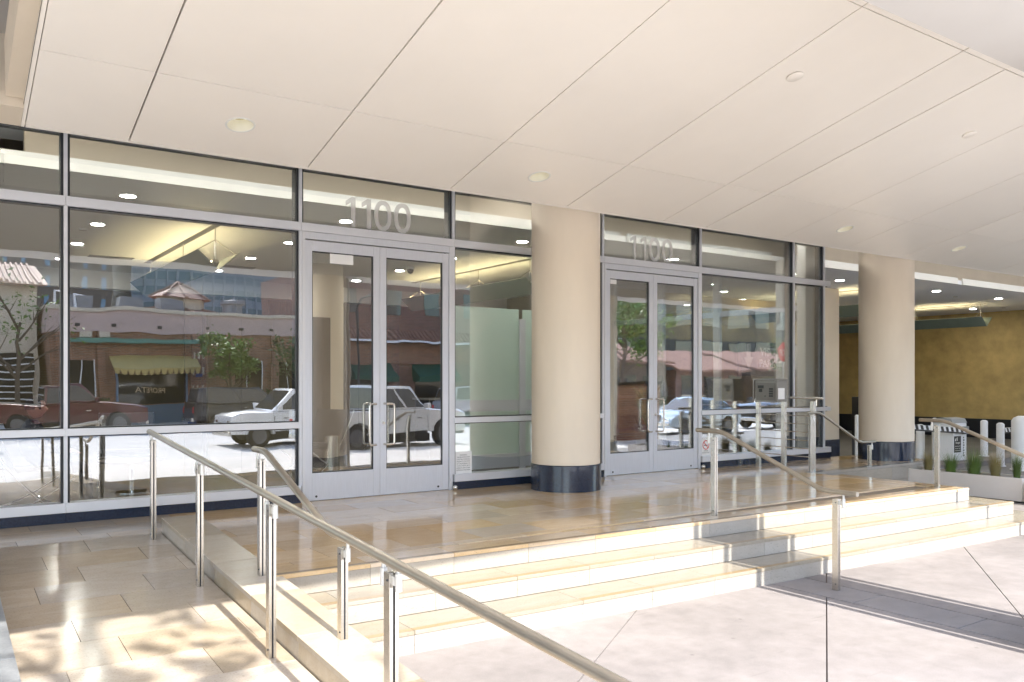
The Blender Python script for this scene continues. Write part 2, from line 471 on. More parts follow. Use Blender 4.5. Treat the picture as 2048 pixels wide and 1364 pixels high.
def dup(root, loc=None, rz=None, label=None, group=None):
    r = root.copy(); COL.objects.link(r)
    if loc is not None: r.location = loc
    if rz is not None: r.rotation_euler = (0, 0, rz)
    if label: r['label'] = label
    if group: r['group'] = group
    for ch in list(root.children):
        c = ch.copy(); COL.objects.link(c); c.parent = r
        for g in list(ch.children):
            d = g.copy(); COL.objects.link(d); d.parent = c
    return r

def text_mesh(s, size, depth=0.002, align='CENTER', spacing=1.0, line=1.0, bold=0):
    cu = bpy.data.curves.new('lettering', 'FONT')
    cu.body = s; cu.size = size; cu.extrude = depth; cu.align_x = align; cu.align_y = 'CENTER'
    cu.space_character = spacing; cu.space_line = line; cu.offset = bold; cu.resolution_u = 4
    o = bpy.data.objects.new('lettering', cu); COL.objects.link(o)
    dg = bpy.context.evaluated_depsgraph_get()
    me = bpy.data.meshes.new_from_object(o.evaluated_get(dg))
    bpy.data.objects.remove(o)
    return me

def fit(me, w, h):
    """scale a lettering mesh to a width and height about its centre"""
    xs = [v.co.x for v in me.vertices]; ys = [v.co.y for v in me.vertices]
    cx, cy = (min(xs) + max(xs)) / 2, (min(ys) + max(ys)) / 2
    sx = w / (max(xs) - min(xs)) if w else None
    sy = h / (max(ys) - min(ys)) if h else None
    sx = sx or sy; sy = sy or sx
    for v in me.vertices:
        v.co.x = (v.co.x - cx) * sx; v.co.y = (v.co.y - cy) * sy
    return me

FACE_S = (R(90), 0, 0)          # lettering that faces the street (-Y)

# ================================================================== GROUND
g = MB(); g.box(-400, 400, -500, 60, -1.2, -0.66)
struct(g.build('ground', road_m))
g = MB(); g.box(-60, 90, -26.4, -12.2, -0.659, -0.62)
struct(g.build('road', road_m))
g = MB(); g.box(-60, 90, -32.5, -26.4, -0.659, -0.5)
struct(g.build('far_sidewalk', walk_m))

plaza = struct(empty('plaza'))
# plaza slabs, separated by joints: joint lines radiate across the forecourt
bed = MB(); bed.box(-40, 30.6, -12.2, 0.02, -0.659, -0.53)
bed.build('joint_bed', conc_joint, plaza)
def slab(poly, m=concrete):
    MB().prism(poly, 'z', -0.529, -0.5).build('slab', m, plaza)
gp = 0.006
YB, YT = -12.2, -4.3
# central band of darker concrete X 6.72..7.2 (runs from the steps to the street)
for y0, y1 in ((-7.45, -6.36), (-6.36, -5.43), (-5.43, -4.3)):
    slab([(6.73, y0 + gp), (7.19, y0 + gp), (7.19, y1 - gp), (6.73, y1 - gp)], band_m)
def clip(poly, nx, ny, c):          # keep the side where nx*x + ny*y <= c
    out = []
    for i in range(len(poly)):
        p, q = poly[i], poly[(i + 1) % len(poly)]
        dp, dq = nx * p[0] + ny * p[1] - c, nx * q[0] + ny * q[1] - c
        if dp <= 0: out.append(p)
        if dp * dq < 0:
            t = dp / (dp - dq); out.append((p[0] + (q[0] - p[0]) * t, p[1] + (q[1] - p[1]) * t))
    return out
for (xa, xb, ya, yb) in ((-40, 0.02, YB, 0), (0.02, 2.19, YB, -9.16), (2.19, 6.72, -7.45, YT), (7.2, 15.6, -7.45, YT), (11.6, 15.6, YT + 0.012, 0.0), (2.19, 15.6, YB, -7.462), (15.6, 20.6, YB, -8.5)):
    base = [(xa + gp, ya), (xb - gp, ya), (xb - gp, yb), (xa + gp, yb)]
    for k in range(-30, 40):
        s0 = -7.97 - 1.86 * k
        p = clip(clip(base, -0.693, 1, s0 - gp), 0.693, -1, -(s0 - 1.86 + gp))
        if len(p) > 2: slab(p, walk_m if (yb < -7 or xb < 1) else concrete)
g = MB(); g.box(13.6, 30.6, 0.021, 14.2, -0.66, -0.52)
struct(g.build('driveway', drive_m))
g = MB(); g.box(15.61, 30.6, -8.49, 0.02, -0.528, -0.51).box(20.62, 30.6, -12.2, -8.491, -0.528, -0.51)
struct(g.build('driveway_apron', mat('apron_concrete', (0.22, 0.215, 0.205), 0.8, noise=0.15, nscale=1.0)))

# ================================================================== LANDING, tiles
def tile_field(parent, x0, x1, y0, y1, L, W, m, th=0.022, gap=0.004, z=0, seed=1):
    rnd = random.Random(seed)
    cache = {}
    y = y1; row = 0
    while y > y0 + 0.02:
        ya = max(y0, y - W)
        off = (0.0, 0.5, 0.22, 0.68)[row % 4] * L
        x = x0 - off
        while x < x1 - 0.01:
            xa, xb = max(x0, x), min(x1, x + L)
            if xb - xa > 0.03:
                key = (round(xb - xa, 3), round(y - ya, 3))
                if key not in cache:
                    hx, hy = key[0] / 2 - gap / 2, key[1] / 2 - gap / 2
                    cache[key] = MB().box(-hx, hx, -hy, hy, -th, 0).mesh('tile')
                    cache[key].materials.append(m)
                o = bpy.data.objects.new('tile', cache[key]); COL.objects.link(o)
                o.parent = parent; o.location = ((xa + xb) / 2, (ya + y) / 2, z + rnd.uniform(-0.0006, 0.0006))
            x += L
        y -= W; row += 1

landing = struct(empty('landing'))
MB().box(-3.0, 2.15, -1.199, 0.0, -0.6, -0.018).build('mortar_bed', mortar, landing)
MB().box(2.15, 11.58, -3.5, 0.0, -0.6, -0.018).build('mortar_bed', mortar, landing)
MB().box(11.58, 15.42, -1.48, 0.0, -0.6, -0.018).build('mortar_bed', mortar, landing)
tile_field(landing, 2.15, 11.58, -3.33, 0.0, 0.762, 0.457, tile_m, seed=3)
tile_field(landing, 11.58, 15.42, -1.37, 0.0, 0.762, 0.457, tile_m, seed=4)
tile_field(landing, -3.0, 2.15, -1.2, 0.0, 0.762, 0.457, ramp_m, seed=5)
# front of the strip of landing that runs on past the side steps
n = 5
for i in range(n):
    xa = 11.60 + i * 3.83 / n; xb = xa + 3.83 / n
    MB().box(xa + 0.002, xb - 0.002, -1.53, -1.372, -0.045, 0.0).build('coping_stone', step_m, landing)
    MB().box(xa + 0.002, xb - 0.002, -1.52, -1.482, -0.27, -0.049).build('facing_stone', step_m, landing)
    MB().box(xa + 0.002, xb - 0.002, -1.518, -1.482, -0.5, -0.274).build('facing_stone', step_m, landing)

# ramp: slopes 6.3 % down towards the street, between the kerbs
SL = math.atan(0.063)
ramp = struct(empty('ramp', None, (0, -1.2, 0), (SL, 0, 0)))
MB().box(0.4, 1.84, -8.0, 0, -0.3, -0.018).build('mortar_bed', mortar, ramp)
tile_field(ramp, 0.4, 1.838, -8.0, -0.004, 0.762, 0.457, ramp_m, seed=11)

# kerb upstand on the right of the ramp, in stones
kerb = tag(empty('ramp_kerb', None, (0, -1.2, 0), (SL, 0, 0)), 'low pale limestone kerb sloping down beside the ramp and steps', 'kerb')
y = 0.0; i = 0
while y > -7.9:
    Lk = 0.92
    c = 0.02 if i else 0.0
    MB().box(1.84, 2.19, y - Lk + 0.002, y - 0.002, 0.112, 0.148).build('coping_stone', kerb_m, kerb, bevel=0.003)
    MB().box(1.846, 2.18, y - Lk + 0.002, y - 0.002, -0.62, 0.108).build('kerb_stone', kerb_m, kerb)
    y -= Lk; i += 1
kerb2 = tag(empty('side_kerb', None, (0, -1.2, 0), (SL, 0, 0)), 'grey granite kerb along the outer edge of the ramp, bottom left corner', 'kerb')
g2 = mat('grey_granite', (0.22, 0.23, 0.24), 0.4, noise=0.2, nscale=50)
for i in range(5):
    MB().box(0.05, 0.392, -1.6 * i - 1.597, -1.6 * i - 0.003, -0.5, 0.13).build('granite_stone', g2, kerb2, bevel=0.006)

# steps: two treads and three risers, wrapping round the right-hand corner
ROT = -0.034
steps = tag(empty('entrance_steps', None, (2.1, -3.62, 0), (0, 0, ROT)), 'three pale limestone steps running along the front of the landing', 'steps')
TR = 0.40; RI = 0.167
for k in range(3):                      # k = 0 is the landing's own edge
    zt = -RI * k
    yf = -TR * k
    xr = 9.62 + 0.38 * k
    back = 0.31 if k == 0 else TR
    wdt = 0.765
    x = 0.04; j = 0
    zb = -RI * (k + 1) + (0 if k < 2 else 0.0)
    while x < xr - 0.02:
        xb = min(xr, x + (wdt if j or k % 2 == 0 else wdt * 0.5))
        last = xb >= xr - 0.001
        MB().box(x + 0.0015, xb - 0.0015, yf, yf + back - 0.004, zt - 0.03, zt + (0.003 if k == 0 else 0)).build('tread_stone', tile_m if k == 0 else tread_m, steps, bevel=0.004)
        MB().box(x + 0.0015, xb - 0.0015, yf + 0.006, yf + 0.05, zb + 0.0005, zt - 0.032).build('riser_stone', step_m, steps)
        MB().box(x + 0.0015, xb - 0.0015, yf + 0.018, yf + 0.07, zt + 0.0005, zt + (0.0045 if k == 0 else 0.002)).build('nosing_strip', nose_m, steps)
        x = xb; j += 1
    # side return
    yb_ = 2.0
    xs0 = xr - (0.3 if k == 0 else 0.38)
    yy = yf + back; j = 0
    while yy < yb_ - 0.02:
        ye = min(yb_, yy + wdt)
        MB().box(xs0 + 0.002, xr, yy + 0.0015, ye - 0.0015, zt - 0.03, zt + (0.003 if k == 0 else 0)).build('tread_stone', tile_m if k == 0 else tread_m, steps)
        MB().box(xr - 0.05, xr - 0.006, yy + 0.0015, ye - 0.0015, zb + 0.0005, zt - 0.032).build('riser_stone', step_m, steps)
        yy = ye
    MB().box(0.05, xr - 0.055, yf + 0.055, yf + 1.2, -0.6, zt - 0.034).build('core', mortar, steps)

# ================================================================== ENTRANCE CANOPY
SLP = math.atan(0.25)
YE, ZE, KS = -1.35, 3.713, 0.8625           # lower edge of the canopy, just in front of the columns
canopy = tag(empty('entrance_canopy', None, (0, YE, ZE), (-SLP, 0, 0)), 'cream panelled canopy soffit sloping up from the columns to the street', 'canopy')
kx = 1 / math.cos(SLP)
XJ = [KS * q for q in [0.79, 1.77, 3.78, 5.79, 7.80, 9.80, 10.80, 12.78, 14.78, 16.81, 18.82, 20.82, 22.82, 24.82, 26.82, 28.82, 30.82, 32.8, 34.8, 36.8]]
YJ = [-0.0, -1.34 * KS, -4.84 * KS, -5.55]
gw = 0.0075
CANS = [(KS * x, -9.82 + (y + 9.82) * KS) for x, y in ((2.76, -0.69), (6.79, -0.69), (13.73, -0.71), (17.73, -0.72))]
RC = 0.122
def holed_panel(x0, x1, y0, y1, cx, cy, r, th):
    ang = sorted(set([2 * math.pi * k / 40 for k in range(40)] + [math.atan2(yy - cy, xx - cx) % (2 * math.pi) for xx in (x0, x1) for yy in (y0, y1)]))
    m = MB(); n = len(ang); inner, outer = [], []
    for a in ang:
        c, s = math.cos(a), math.sin(a)
        t = min([(x1 - cx) / c if c > 1e-9 else 1e9, (x0 - cx) / c if c < -1e-9 else 1e9, (y1 - cy) / s if s > 1e-9 else 1e9, (y0 - cy) / s if s < -1e-9 else 1e9])
        inner.append((cx + r * c, cy + r * s)); outer.append((cx + t * c, cy + t * s))
    m.v = [(*p, 0) for p in inner] + [(*p, 0) for p in outer] + [(*p, th) for p in inner] + [(*p, th) for p in outer]
    for i in range(n):
        j = (i + 1) % n
        m.f += [(i, j, n + j, n + i), (2 * n + i, 3 * n + i, 3 * n + j, 2 * n + j), (i, 2 * n + i, 2 * n + j, j), (n + i, n + j, 3 * n + j, 3 * n + i)]
    return m
for a in range(len(XJ) - 1):
    for b in range(3):
        x0, x1 = XJ[a] + gw, XJ[a + 1] - gw
        y1, y0 = YJ[b] * kx - (gw * 0.6 if b else 0.004), YJ[b + 1] * kx + gw * 0.6
        hole = [(cx, (cy - YE) * kx) for cx, cy in CANS if x0 < cx < x1 and y0 < (cy - YE) * kx < y1]
        if hole:
            holed_panel(x0, x1, y0, y1, hole[0][0], hole[0][1], RC, 0.03).build('soffit_panel', soffit, canopy)
        else:
            o = MB().box(x0, x1, y0, y1, 0, 0.03).build('soffit_panel', soffit, canopy)
            o.location.z = random.uniform(-0.001, 0.001); o.rotation_euler = (random.uniform(-0.0003, 0.0003), random.uniform(-0.0003, 0.0003), 0)
for xj in XJ:
    MB().box(xj - 0.03, xj + 0.03, -5.55 * kx, -0.001, 0.034, 0.04).build('joint_strip', reveal, canopy)
for yj in YJ[1:3]:
    for a in range(len(XJ) - 1):
        MB().box(XJ[a] + 0.031, XJ[a + 1] - 0.031, yj * kx - 0.03, yj * kx + 0.03, 0.034, 0.04).build('joint_strip', reveal, canopy)
MB().box(0.69, 31.7, -5.56 * kx, 0.0, 0.20, 0.24).build('backing_board', reveal, canopy)
MB().box(0.69, 31.7, 0.002, 0.03, -0.004, 0.34).build('edge_trim', soffit, canopy)
MB().box(0.655, 0.682, -5.55 * kx, 0.03, -0.002, 0.22).build('edge_trim', soffit, canopy)
MB().box(0.52, 0.654, -5.55 * kx, -0.30, 0.08, 0.60).build('end_fascia', plaster, canopy)
MB().box(0.40, 0.653, -0.29, 0.03, -0.001, 0.13).build('end_bracket', plaster, canopy)

beam = MB(); beam.box(-30, 33, -7.9, -6.93, 3.72, 16.0)
struct(beam.build('beam', grey_paint))
struct(MB().box(-30, 33, -7.88, 16, 16.002, 16.5).build('roof', grey_paint))
struct(MB().box(33.0, 33.3, -7.9, 16.3, -0.6, 16.5).build('building_side_wall', plaster))
struct(MB().box(-30.3, -30.0, -7.9, 16.3, -0.6, 16.5).build('building_side_wall', plaster))
struct(MB().box(-30, 33, 16.0, 16.3, -0.6, 16.0).build('building_back_wall', plaster))
struct(MB().box(-30, 0.66, -6.92, 0.36, 4.98, 5.1).build('soffit', grey_paint))
struct(MB().box(-30, 0.9, 0.06, 0.159, 4.13, 4.979).build('bulkhead', plaster))
struct(MB().box(0.67, 33, -1.30, 0.158, 4.46, 4.56).build('soffit', grey_paint))

# ================================================================== ROUND COLUMNS
def column(loc, top, label, r=0.47, base_h=0.35, group='round columns of the entrance'):
    t = thing('round_column', label, 'column', loc, 0, group)
    MB().lathe([(r, base_h + 0.004), (r, top), (0.01, top)], n=64).build('shaft', colpaint, t, smooth=True)
    MB().lathe([(r + 0.012, 0), (r + 0.012, base_h - 0.006), (r + 0.006, base_h), (0.0, base_h)], n=64).build('granite_base', granite, t, smooth=True)
    return t
column((7.16, -0.80, 0), 4.455, 'round beige column with navy granite base between the two glass doors')
column((14.84, -0.84, 0), 4.455, 'round beige column with navy granite base beside the driveway, past the glass corner', r=0.485)
column((7.03, -7.4, -0.5), 4.219, 'round column at the street edge whose shadow falls across the steps', r=0.43)
for dx, lb in ((-0.50, 'slim pole added for its shadow on the ramp side of the street column'), (0.50, 'slim pole added for its shadow on the driveway side of the street column')):
    tag(MB().cyl(7.03 + dx, -7.4, -0.5, 3.719, 0.04, 14).build('shadow_pole', grey_paint, smooth=True), lb, 'shadow_pole', 'added poles beside the street column')  # unseen poles, added to cut slits of light along the column's shadow
column((-0.65, -7.4, -0.5), 4.219, 'round column at the street edge on the ramp side', r=0.5)
column((14.75, -7.4, -0.5), 4.219, 'round column at the street edge on the driveway side', r=0.5)

# ================================================================== CURTAIN WALL
cw = thing('curtain_wall', 'tall glass curtain wall with silver rails behind the landing', 'glass wall')
MULL = [-3.2, 1.155, 3.675, 5.82, 8.485, 10.65, 13.14, 14.06]
Z_BASE, Z_SILL0, Z_SILL1, Z_MID0, Z_MID1, Z_TR0, Z_TR1, Z_TOP = 0.105, 0.107, 0.205, 0.90, 0.975, 3.285, 3.385, 4.06
doors = [(3.675, 5.82), (8.485, 10.65)]
for i, x in enumerate(MULL):
    z0 = Z_SILL1
    MB().box(x - 0.018, x + 0.018, -0.055, -0.028, z0, Z_TOP).build('mullion_cap', alu, cw)
    MB().box(x - 0.042, x + 0.042, -0.0275, 0.13, z0, Z_TOP + 0.01).build('mullion', gasket, cw)
# rails run between the mullions
def rail(x0, x1, z0, z1, yo=-0.075):
    MB().box(x0 + 0.0015, x1 - 0.0015, yo, -0.0285, z0, z1).build('rail_cap', alu, cw, bevel=0.003)
    MB().box(x0 + 0.045, x1 - 0.045, -0.026, 0.10, z0 - 0.012, z1 + 0.012).build('rail', gasket, cw)
for i in range(len(MULL) - 1):
    x0, x1 = MULL[i], MULL[i + 1]
    isd = any(abs(x0 - d[0]) < 0.01 for d in doors)
    xr = x1 + (0.17 if i == len(MULL) - 2 else 0)
    rail(x0, xr, Z_TR0, Z_TR1)
    MB().box(x0 + 0.045, x1 - 0.045, -0.026, 0.10, Z_TOP - 0.022, Z_TOP + 0.008).build('head', gasket, cw)
    MB().box(x0 + 0.04, x1 - 0.04, -0.006, 0.006, Z_TR1 + 0.004, Z_TOP - 0.018).build('transom_pane', glass_l, cw)
    if not isd:
        rail(x0, xr, Z_MID0, Z_MID1)
        MB().box(x0 + 0.0015, xr - 0.0015, -0.085, 0.10, Z_SILL0, Z_SILL1).build('sill', alu, cw, bevel=0.004)
        MB().box(x0 + 0.002, xr - 0.002, -0.07, 0.14, 0.0, Z_BASE).build('granite_base', granite, cw)
        MB().box(x0 + 0.04, x1 - 0.04, -0.006, 0.006, Z_MID1 + 0.006, Z_TR0 - 0.008).build('pane', glass_l, cw)
        MB().box(x0 + 0.04, x1 - 0.04, -0.006, 0.006, Z_SILL1 - 0.004, Z_MID0 - 0.008).build('lower_pane', glass_l, cw)
# glass return along the driveway
RX = 14.06
for y in (0.95, 2.6, 4.3, 6.0):
    MB().box(RX - 0.05, RX + 0.05, y - 0.08, y + 0.08, 0.0, 3.9).build('return_mullion', white_paint, cw)
MB().box(RX - 0.30, RX - 0.045, 0.15, 0.34, 0.0, 4.44).build('corner_post', white_paint, cw)
for y0, y1 in ((0.36, 0.865), (1.035, 2.515), (2.685, 4.215), (4.385, 5.915)):
    MB().box(RX - 0.006, RX + 0.006, y0, y1, 0.12, 2.85).build('return_pane', glass_r, cw)
    MB().box(RX - 0.006, RX + 0.006, y0, y1, 2.97, 3.86).build('return_pane', glass_r, cw)
    MB().box(RX - 0.05, RX + 0.05, y0 + 0.003, y1 - 0.003, 2.855, 2.965).build('return_rail', alu, cw)
    MB().box(RX - 0.05, RX + 0.05, y0 + 0.003, y1 - 0.003, 0.0, 0.115).build('granite_base', granite, cw)

# house numbers frosted on the transoms
numeral = mat('frosted_numeral_film', (0.74, 0.73, 0.70), 0.8)
_N, _L = numeral.node_tree.nodes, numeral.node_tree.links
_t = _N.new('ShaderNodeBsdfTransparent'); _x = _N.new('ShaderNodeMixShader'); _x.inputs['Fac'].default_value = 0.5
_L.new(_N['Principled BSDF'].outputs[0], _x.inputs[1]); _L.new(_t.outputs[0], _x.inputs[2]); _L.new(_x.outputs[0], _N['Material Output'].inputs['Surface'])
for nx, wd, lb in ((4.735, 0.95, 'frosted house number 1100 on the transom over the nearer door'), (9.555, 0.98, 'frosted house number 1100 on the transom over the farther door')):
    hn = thing('house_number', lb, 'house number', (nx, -0.0095, 3.595), 0, 'house numbers')
    for dx in (-0.40, -0.185):
        MB().prism([(0.012, -0.19), (0.072, -0.19), (0.072, 0.19), (0.022, 0.19), (-0.055, 0.135), (-0.055, 0.075), (0.012, 0.118)], 'y', -0.001, 0.001).build('digit', numeral, hn, loc=(dx * wd / 0.95, 0, 0))
    for dx in (0.055, 0.335):
        m = MB(); n = 32; po, pi = [], []
        for k in range(n):
            a = 2 * math.pi * k / n
            c, q = math.cos(a), math.sin(a)
            sg = lambda v, e: math.copysign(abs(v) ** e, v)
            po.append((0.122 * sg(c, 0.9), 0.195 * sg(q, 0.85))); pi.append((0.064 * sg(c, 0.9), 0.138 * sg(q, 0.85)))
        for yy in (-0.001, 0.001):
            m.v += [(p[0], yy, p[1]) for p in po] + [(p[0], yy, p[1]) for p in pi]
        for k in range(n):
            j = (k + 1) % n
            m.f += [(k, j, n + j, n + k), (2 * n + k, 3 * n + k, 3 * n + j, 2 * n + j), (k, 2 * n + k, 2 * n + j, j), (n + k, n + j, 3 * n + j, 3 * n + k)]
        m.build('digit', numeral, hn, loc=(dx * wd / 0.95, 0, 0))

# ================================================================== DOORS
def door_leaf(parent, x0, x1, hinge_left):
    lf = empty('door_leaf', parent, (0, 0, 0))
    zt, zb = 3.182, 0.012
    st, tr, br = 0.088, 0.125, 0.345
    yf, yb = -0.045, 0.005
    def b(n, *a): MB().box(*a).build(n, alu_door, lf, bevel=0.002)
    b('stile', x0, x0 + st, yf, yb, zb, zt)
    b('stile', x1 - st, x1, yf, yb, zb, zt)
    b('top_rail', x0 + st + 0.001, x1 - st - 0.001, yf + 0.001, yb, zt - tr, zt)
    b('bottom_rail', x0 + st + 0.001, x1 - st - 0.001, yf + 0.001, yb, zb, br)
    fr = MB()
    gx0, gx1, gz0, gz1 = x0 + st, x1 - st, br, zt - tr
    for q in ((gx0, gx0 + 0.012, gz0, gz1), (gx1 - 0.012, gx1, gz0, gz1)):
        fr.box(q[0], q[1], yf + 0.012, yb - 0.004, q[2] + 0.012, q[3] - 0.012)
    fr.box(gx0, gx1, yf + 0.012, yb - 0.004, gz0, gz0 + 0.012).box(gx0, gx1, yf + 0.012, yb - 0.004, gz1 - 0.012, gz1)
    fr.build('glazing_bead', gasket, lf)
    MB().box(gx0 + 0.006, gx1 - 0.006, -0.024, -0.012, gz0 + 0.006, gz1 - 0.006).build('glass_pane', glass_d, lf)
    hx = (x1 - 0.055) if hinge_left else (x0 + 0.055)
    d = -1 if hinge_left else 1
    for side in (-1, 1):
        yo = yf if side < 0 else yb
        off = 0.115
        path = [(hx, yo, 1.18), (hx + d * 0.02, yo + side * 0.05, 1.18), (hx + d * (off - 0.03), yo + side * 0.062, 1.18), (hx + d * (off - 0.008), yo + side * 0.064, 1.172),
                (hx + d * off, yo + side * 0.065, 1.145), (hx + d * off, yo + side * 0.065, 0.695), (hx + d * (off - 0.008), yo + side * 0.064, 0.668),
                (hx + d * (off - 0.03), yo + side * 0.062, 0.66), (hx + d * 0.02, yo + side * 0.05, 0.66), (hx, yo, 0.66)]
        MB().tube(path, 0.0145, 12).build('pull_handle', steel, lf, smooth=True)
    if not hinge_left:
        MB().tube([(x0 + 0.045, yf + 0.001, 0.93), (x0 + 0.045, yf - 0.012, 0.93)], 0.021, 18).build('lock_cylinder', steel, lf, smooth=True)
    kx_ = (x0 + 0.14) if hinge_left else (x1 - 0.16)
    MB().tube([(kx_, yf + 0.002, 0.06), (kx_, yf - 0.006, 0.06)], 0.014, 12).build('floor_bolt', gasket, lf)
    return lf
for (x0, x1), lb in zip(doors, ('double glass door in silver frames nearer the ramp', 'double glass door in silver frames past the round column, nearer the driveway')):
    t = thing('glass_double_door', lb, 'door', (0, 0, 0), 0, 'entrance doors')
    jl, jr = x0 + 0.02, x1 - 0.02
    MB().box(jl, jl + 0.036, -0.062, 0.02, 0.0, 3.282).build('jamb', alu, t, bevel=0.002)
    MB().box(jr - 0.05, jr, -0.062, 0.02, 0.0, 3.282).build('jamb', alu, t, bevel=0.002)
    MB().box(jl + 0.037, jr - 0.051, -0.058, 0.02, 3.198, 3.282).build('header', alu_door, t, bevel=0.002)
    MB().box(jl + 0.037, jr - 0.051, -0.05, 0.05, 0.0005, 0.009).build('threshold', steel, t)
    a, b = jl + 0.041, jr - 0.056
    mid = (a + b) / 2 - 0.01
    door_leaf(t, a, mid - 0.002, True)
    door_leaf(t, mid + 0.002, b, False)
    MB().lathe([(0.0, 0.0), (0.02, 0.005), (0.032, 0.02), (0.034, 0.045), (0.024, 0.062), (0.0, 0.07)], jr + 0.01, -0.115, 16).build('door_stop', steel, t, smooth=True)

# paper notices stuck to the glass
def notice(x0, x1, z0, z1, y, lines, label, sizes=None, group=None):
    o = MB().box(x0, x1, y - 0.002, y, z0, z1).build('paper_notice', paper)
    tag(o, label, 'notice', group)
    n = len(lines)
    for i, s in enumerate(lines):
        if not s: continue
        me = fit(text_mesh(s, 0.03, 0.0003), (x1 - x0) * (0.8 if len(s) > 12 else 0.45), (z1 - z0) / (n + 2.2) * 0.62)
        link('lettering', me, ink, o, loc=((x0 + x1) / 2, y - 0.0028, z1 - (z1 - z0) * (i + 1.6) / (n + 2.2)), rot=FACE_S)
    return o
notice(5.865, 6.135, 0.205, 0.505, -0.0075, ['WARNING:', 'THIS BUILDING MAY', 'CONTAIN CHEMICALS', 'KNOWN TO THE STATE', 'OF CALIFORNIA TO', 'CAUSE CANCER, BIRTH', 'DEFECTS OR OTHER', 'REPRODUCTIVE HARM'],
       'white printed warning notice low on the glass right of the nearer door')
ns = notice(10.70, 10.93, 0.205, 0.49, -0.0075, ['', '', '', '', '', 'NO SMOKING', 'WITHIN 20 FEET OF ENTRY'], 'white no smoking notice with red circle low on the glass')
ring = MB().lathe([(0.066, -0.0008), (0.08, -0.0008), (0.08, 0.0008), (0.066, 0.0008), (0.066, -0.0008)], n=28)
ring.build('red_ring', red_ink, ns, loc=(10.815, -0.0105, 0.385), rot=FACE_S)
MB().box(-0.07, 0.07, -0.007, 0.007, -0.0006, 0.0006).build('red_bar', red_ink, ns, loc=(10.815, -0.0112, 0.385), rot=(R(90), R(45), 0))
MB().box(-0.045, 0.045, -0.008, 0.008, -0.0005, 0.0005).build('cigarette', ink, ns, loc=(10.815, -0.0104, 0.38), rot=FACE_S)
notice(4.06, 4.37, 2.925, 3.05, -0.0255, [], 'blank white paper at the top of the nearer door glass')
notice(8.625, 8.78, 2.975, 3.05, -0.0255, [], 'small blank white paper at the top of the farther door glass')

# ================================================================== HANDRAILS
def flat_post(parent, x, y, z0, z1, along='y'):
    m = MB()
    for s in (-1, 1):
        if along == 'y':
            m.box(x + s * 0.014 - 0.009, x + s * 0.014 + 0.009, y - 0.03, y + 0.03, z0, z1)
        else:
            m.box(x - 0.03, x + 0.03, y + s * 0.014 - 0.009, y + s * 0.014 + 0.009, z0, z1)
    p = m.build('post', steel, parent, bevel=0.0015)
    MB().box(x - 0.0045, x + 0.0045, y - 0.02, y + 0.02, z0, z1 - 0.02).build('spacer_bar', gasket, p)
    for zz in (z1 - 0.035, z0 + 0.06):
        MB().tube([(x - 0.026, y - 0.008, zz), (x + 0.026, y - 0.008, zz)], 0.006, 8).build('bolt', gasket, p)
    return p
def bracket(parent, x, y, z, ztop, dx=0, dy=0, L=0.075):
    m = MB()
    ex, ey = x + dx * L, y + dy * L
    w2 = 0.007
    if dy: m.box(x - w2, x + w2, min(y, ey), max(y, ey), z - 0.055, z - 0.015)
    else: m.box(min(x, ex), max(x, ex), y - w2, y + w2, z - 0.055, z - 0.015)
    m.cyl(ex, ey, z - 0.075, z + 0.005, 0.017, 14)
    m.cyl(ex, ey, z + 0.006, ztop, 0.0105, 12)
    m.build('bracket', steel_white, parent, smooth=True)

def handrail(label, path, posts, r=0.024, along='y'):
    t = thing('handrail', label, 'handrail', (posts[0][0], posts[0][1], posts[0][2]), 0, 'steel handrails')
    ox, oy, oz = posts[0][:3]
    rel = lambda p: (p[0] - ox, p[1] - oy, p[2] - oz)
    # rounded bends
    pts = [Vector(rel(p)) for p in path]
    sm = [pts[0]]
    for i in range(1, len(pts) - 1):
        a, b, c = pts[i - 1], pts[i], pts[i + 1]
        d1 = (a - b).normalized() * min(0.09, (a - b).length * 0.4); d2 = (c - b).normalized() * min(0.09, (c - b).length * 0.4)
        for k in range(6):
            s = k / 5
            sm.append((b + d1) * (1 - s) ** 2 + b * 2 * s * (1 - s) + (b + d2) * s ** 2)
    sm.append(pts[-1])
    MB().tube(sm, r, 24).build('rail', steel_rail, t, smooth=True)
    def zrail(v):
        k = 1 if along == 'y' else 0
        for i in range(len(sm) - 1):
            a, b = sm[i], sm[i + 1]
            lo, hi = min(a[k], b[k]), max(a[k], b[k])
            if lo - 1e-6 <= v <= hi + 1e-6 and hi - lo > 1e-9:
                s = (v - a[k]) / (b[k] - a[k]); return a.z + (b.z - a.z) * s
        return sm[-1].z if abs(v - sm[-1][k]) < abs(v - sm[0][k]) else sm[0].z
    for (x, y, z, ztop, dirs) in posts:
        X, Y, Z, ZT = x - ox, y - oy, z - oz, ztop - oz
        flat_post(t, X, Y, Z, ZT, along)
        for d in dirs:
            if along == 'y':
                bracket(t, X, Y, ZT, zrail(Y + d * 0.075) - r * 0.6, dy=d)
            else:
                bracket(t, X, Y, ZT, zrail(X + d * 0.075) - r * 0.6, dx=d)
    return t
rz = lambda y: -0.063 * (-1.2 - y) if y < -1.2 else 0.0
hz = lambda y: 0.985 + 0.066 * (y + 1.3)
handrail('long steel handrail sloping down beside the ramp', [(1.72, -1.27, hz(-1.27)), (1.72, -8.5, hz(-8.5))],
         [(1.72, -1.44, rz(-1.44) - 0.01, 0.915, [1]), (1.72, -3.09, rz(-3.09) - 0.01, hz(-3.09) - 0.045, [1, -1]), (1.72, -4.75, rz(-4.75) - 0.01, hz(-4.75) - 0.045, [1, -1]),
          (1.72, -6.38, rz(-6.38) - 0.01, hz(-6.38) - 0.045, [1, -1]), (1.72, -8.02, rz(-8.02) - 0.01, hz(-8.02) - 0.045, [1, -1])])
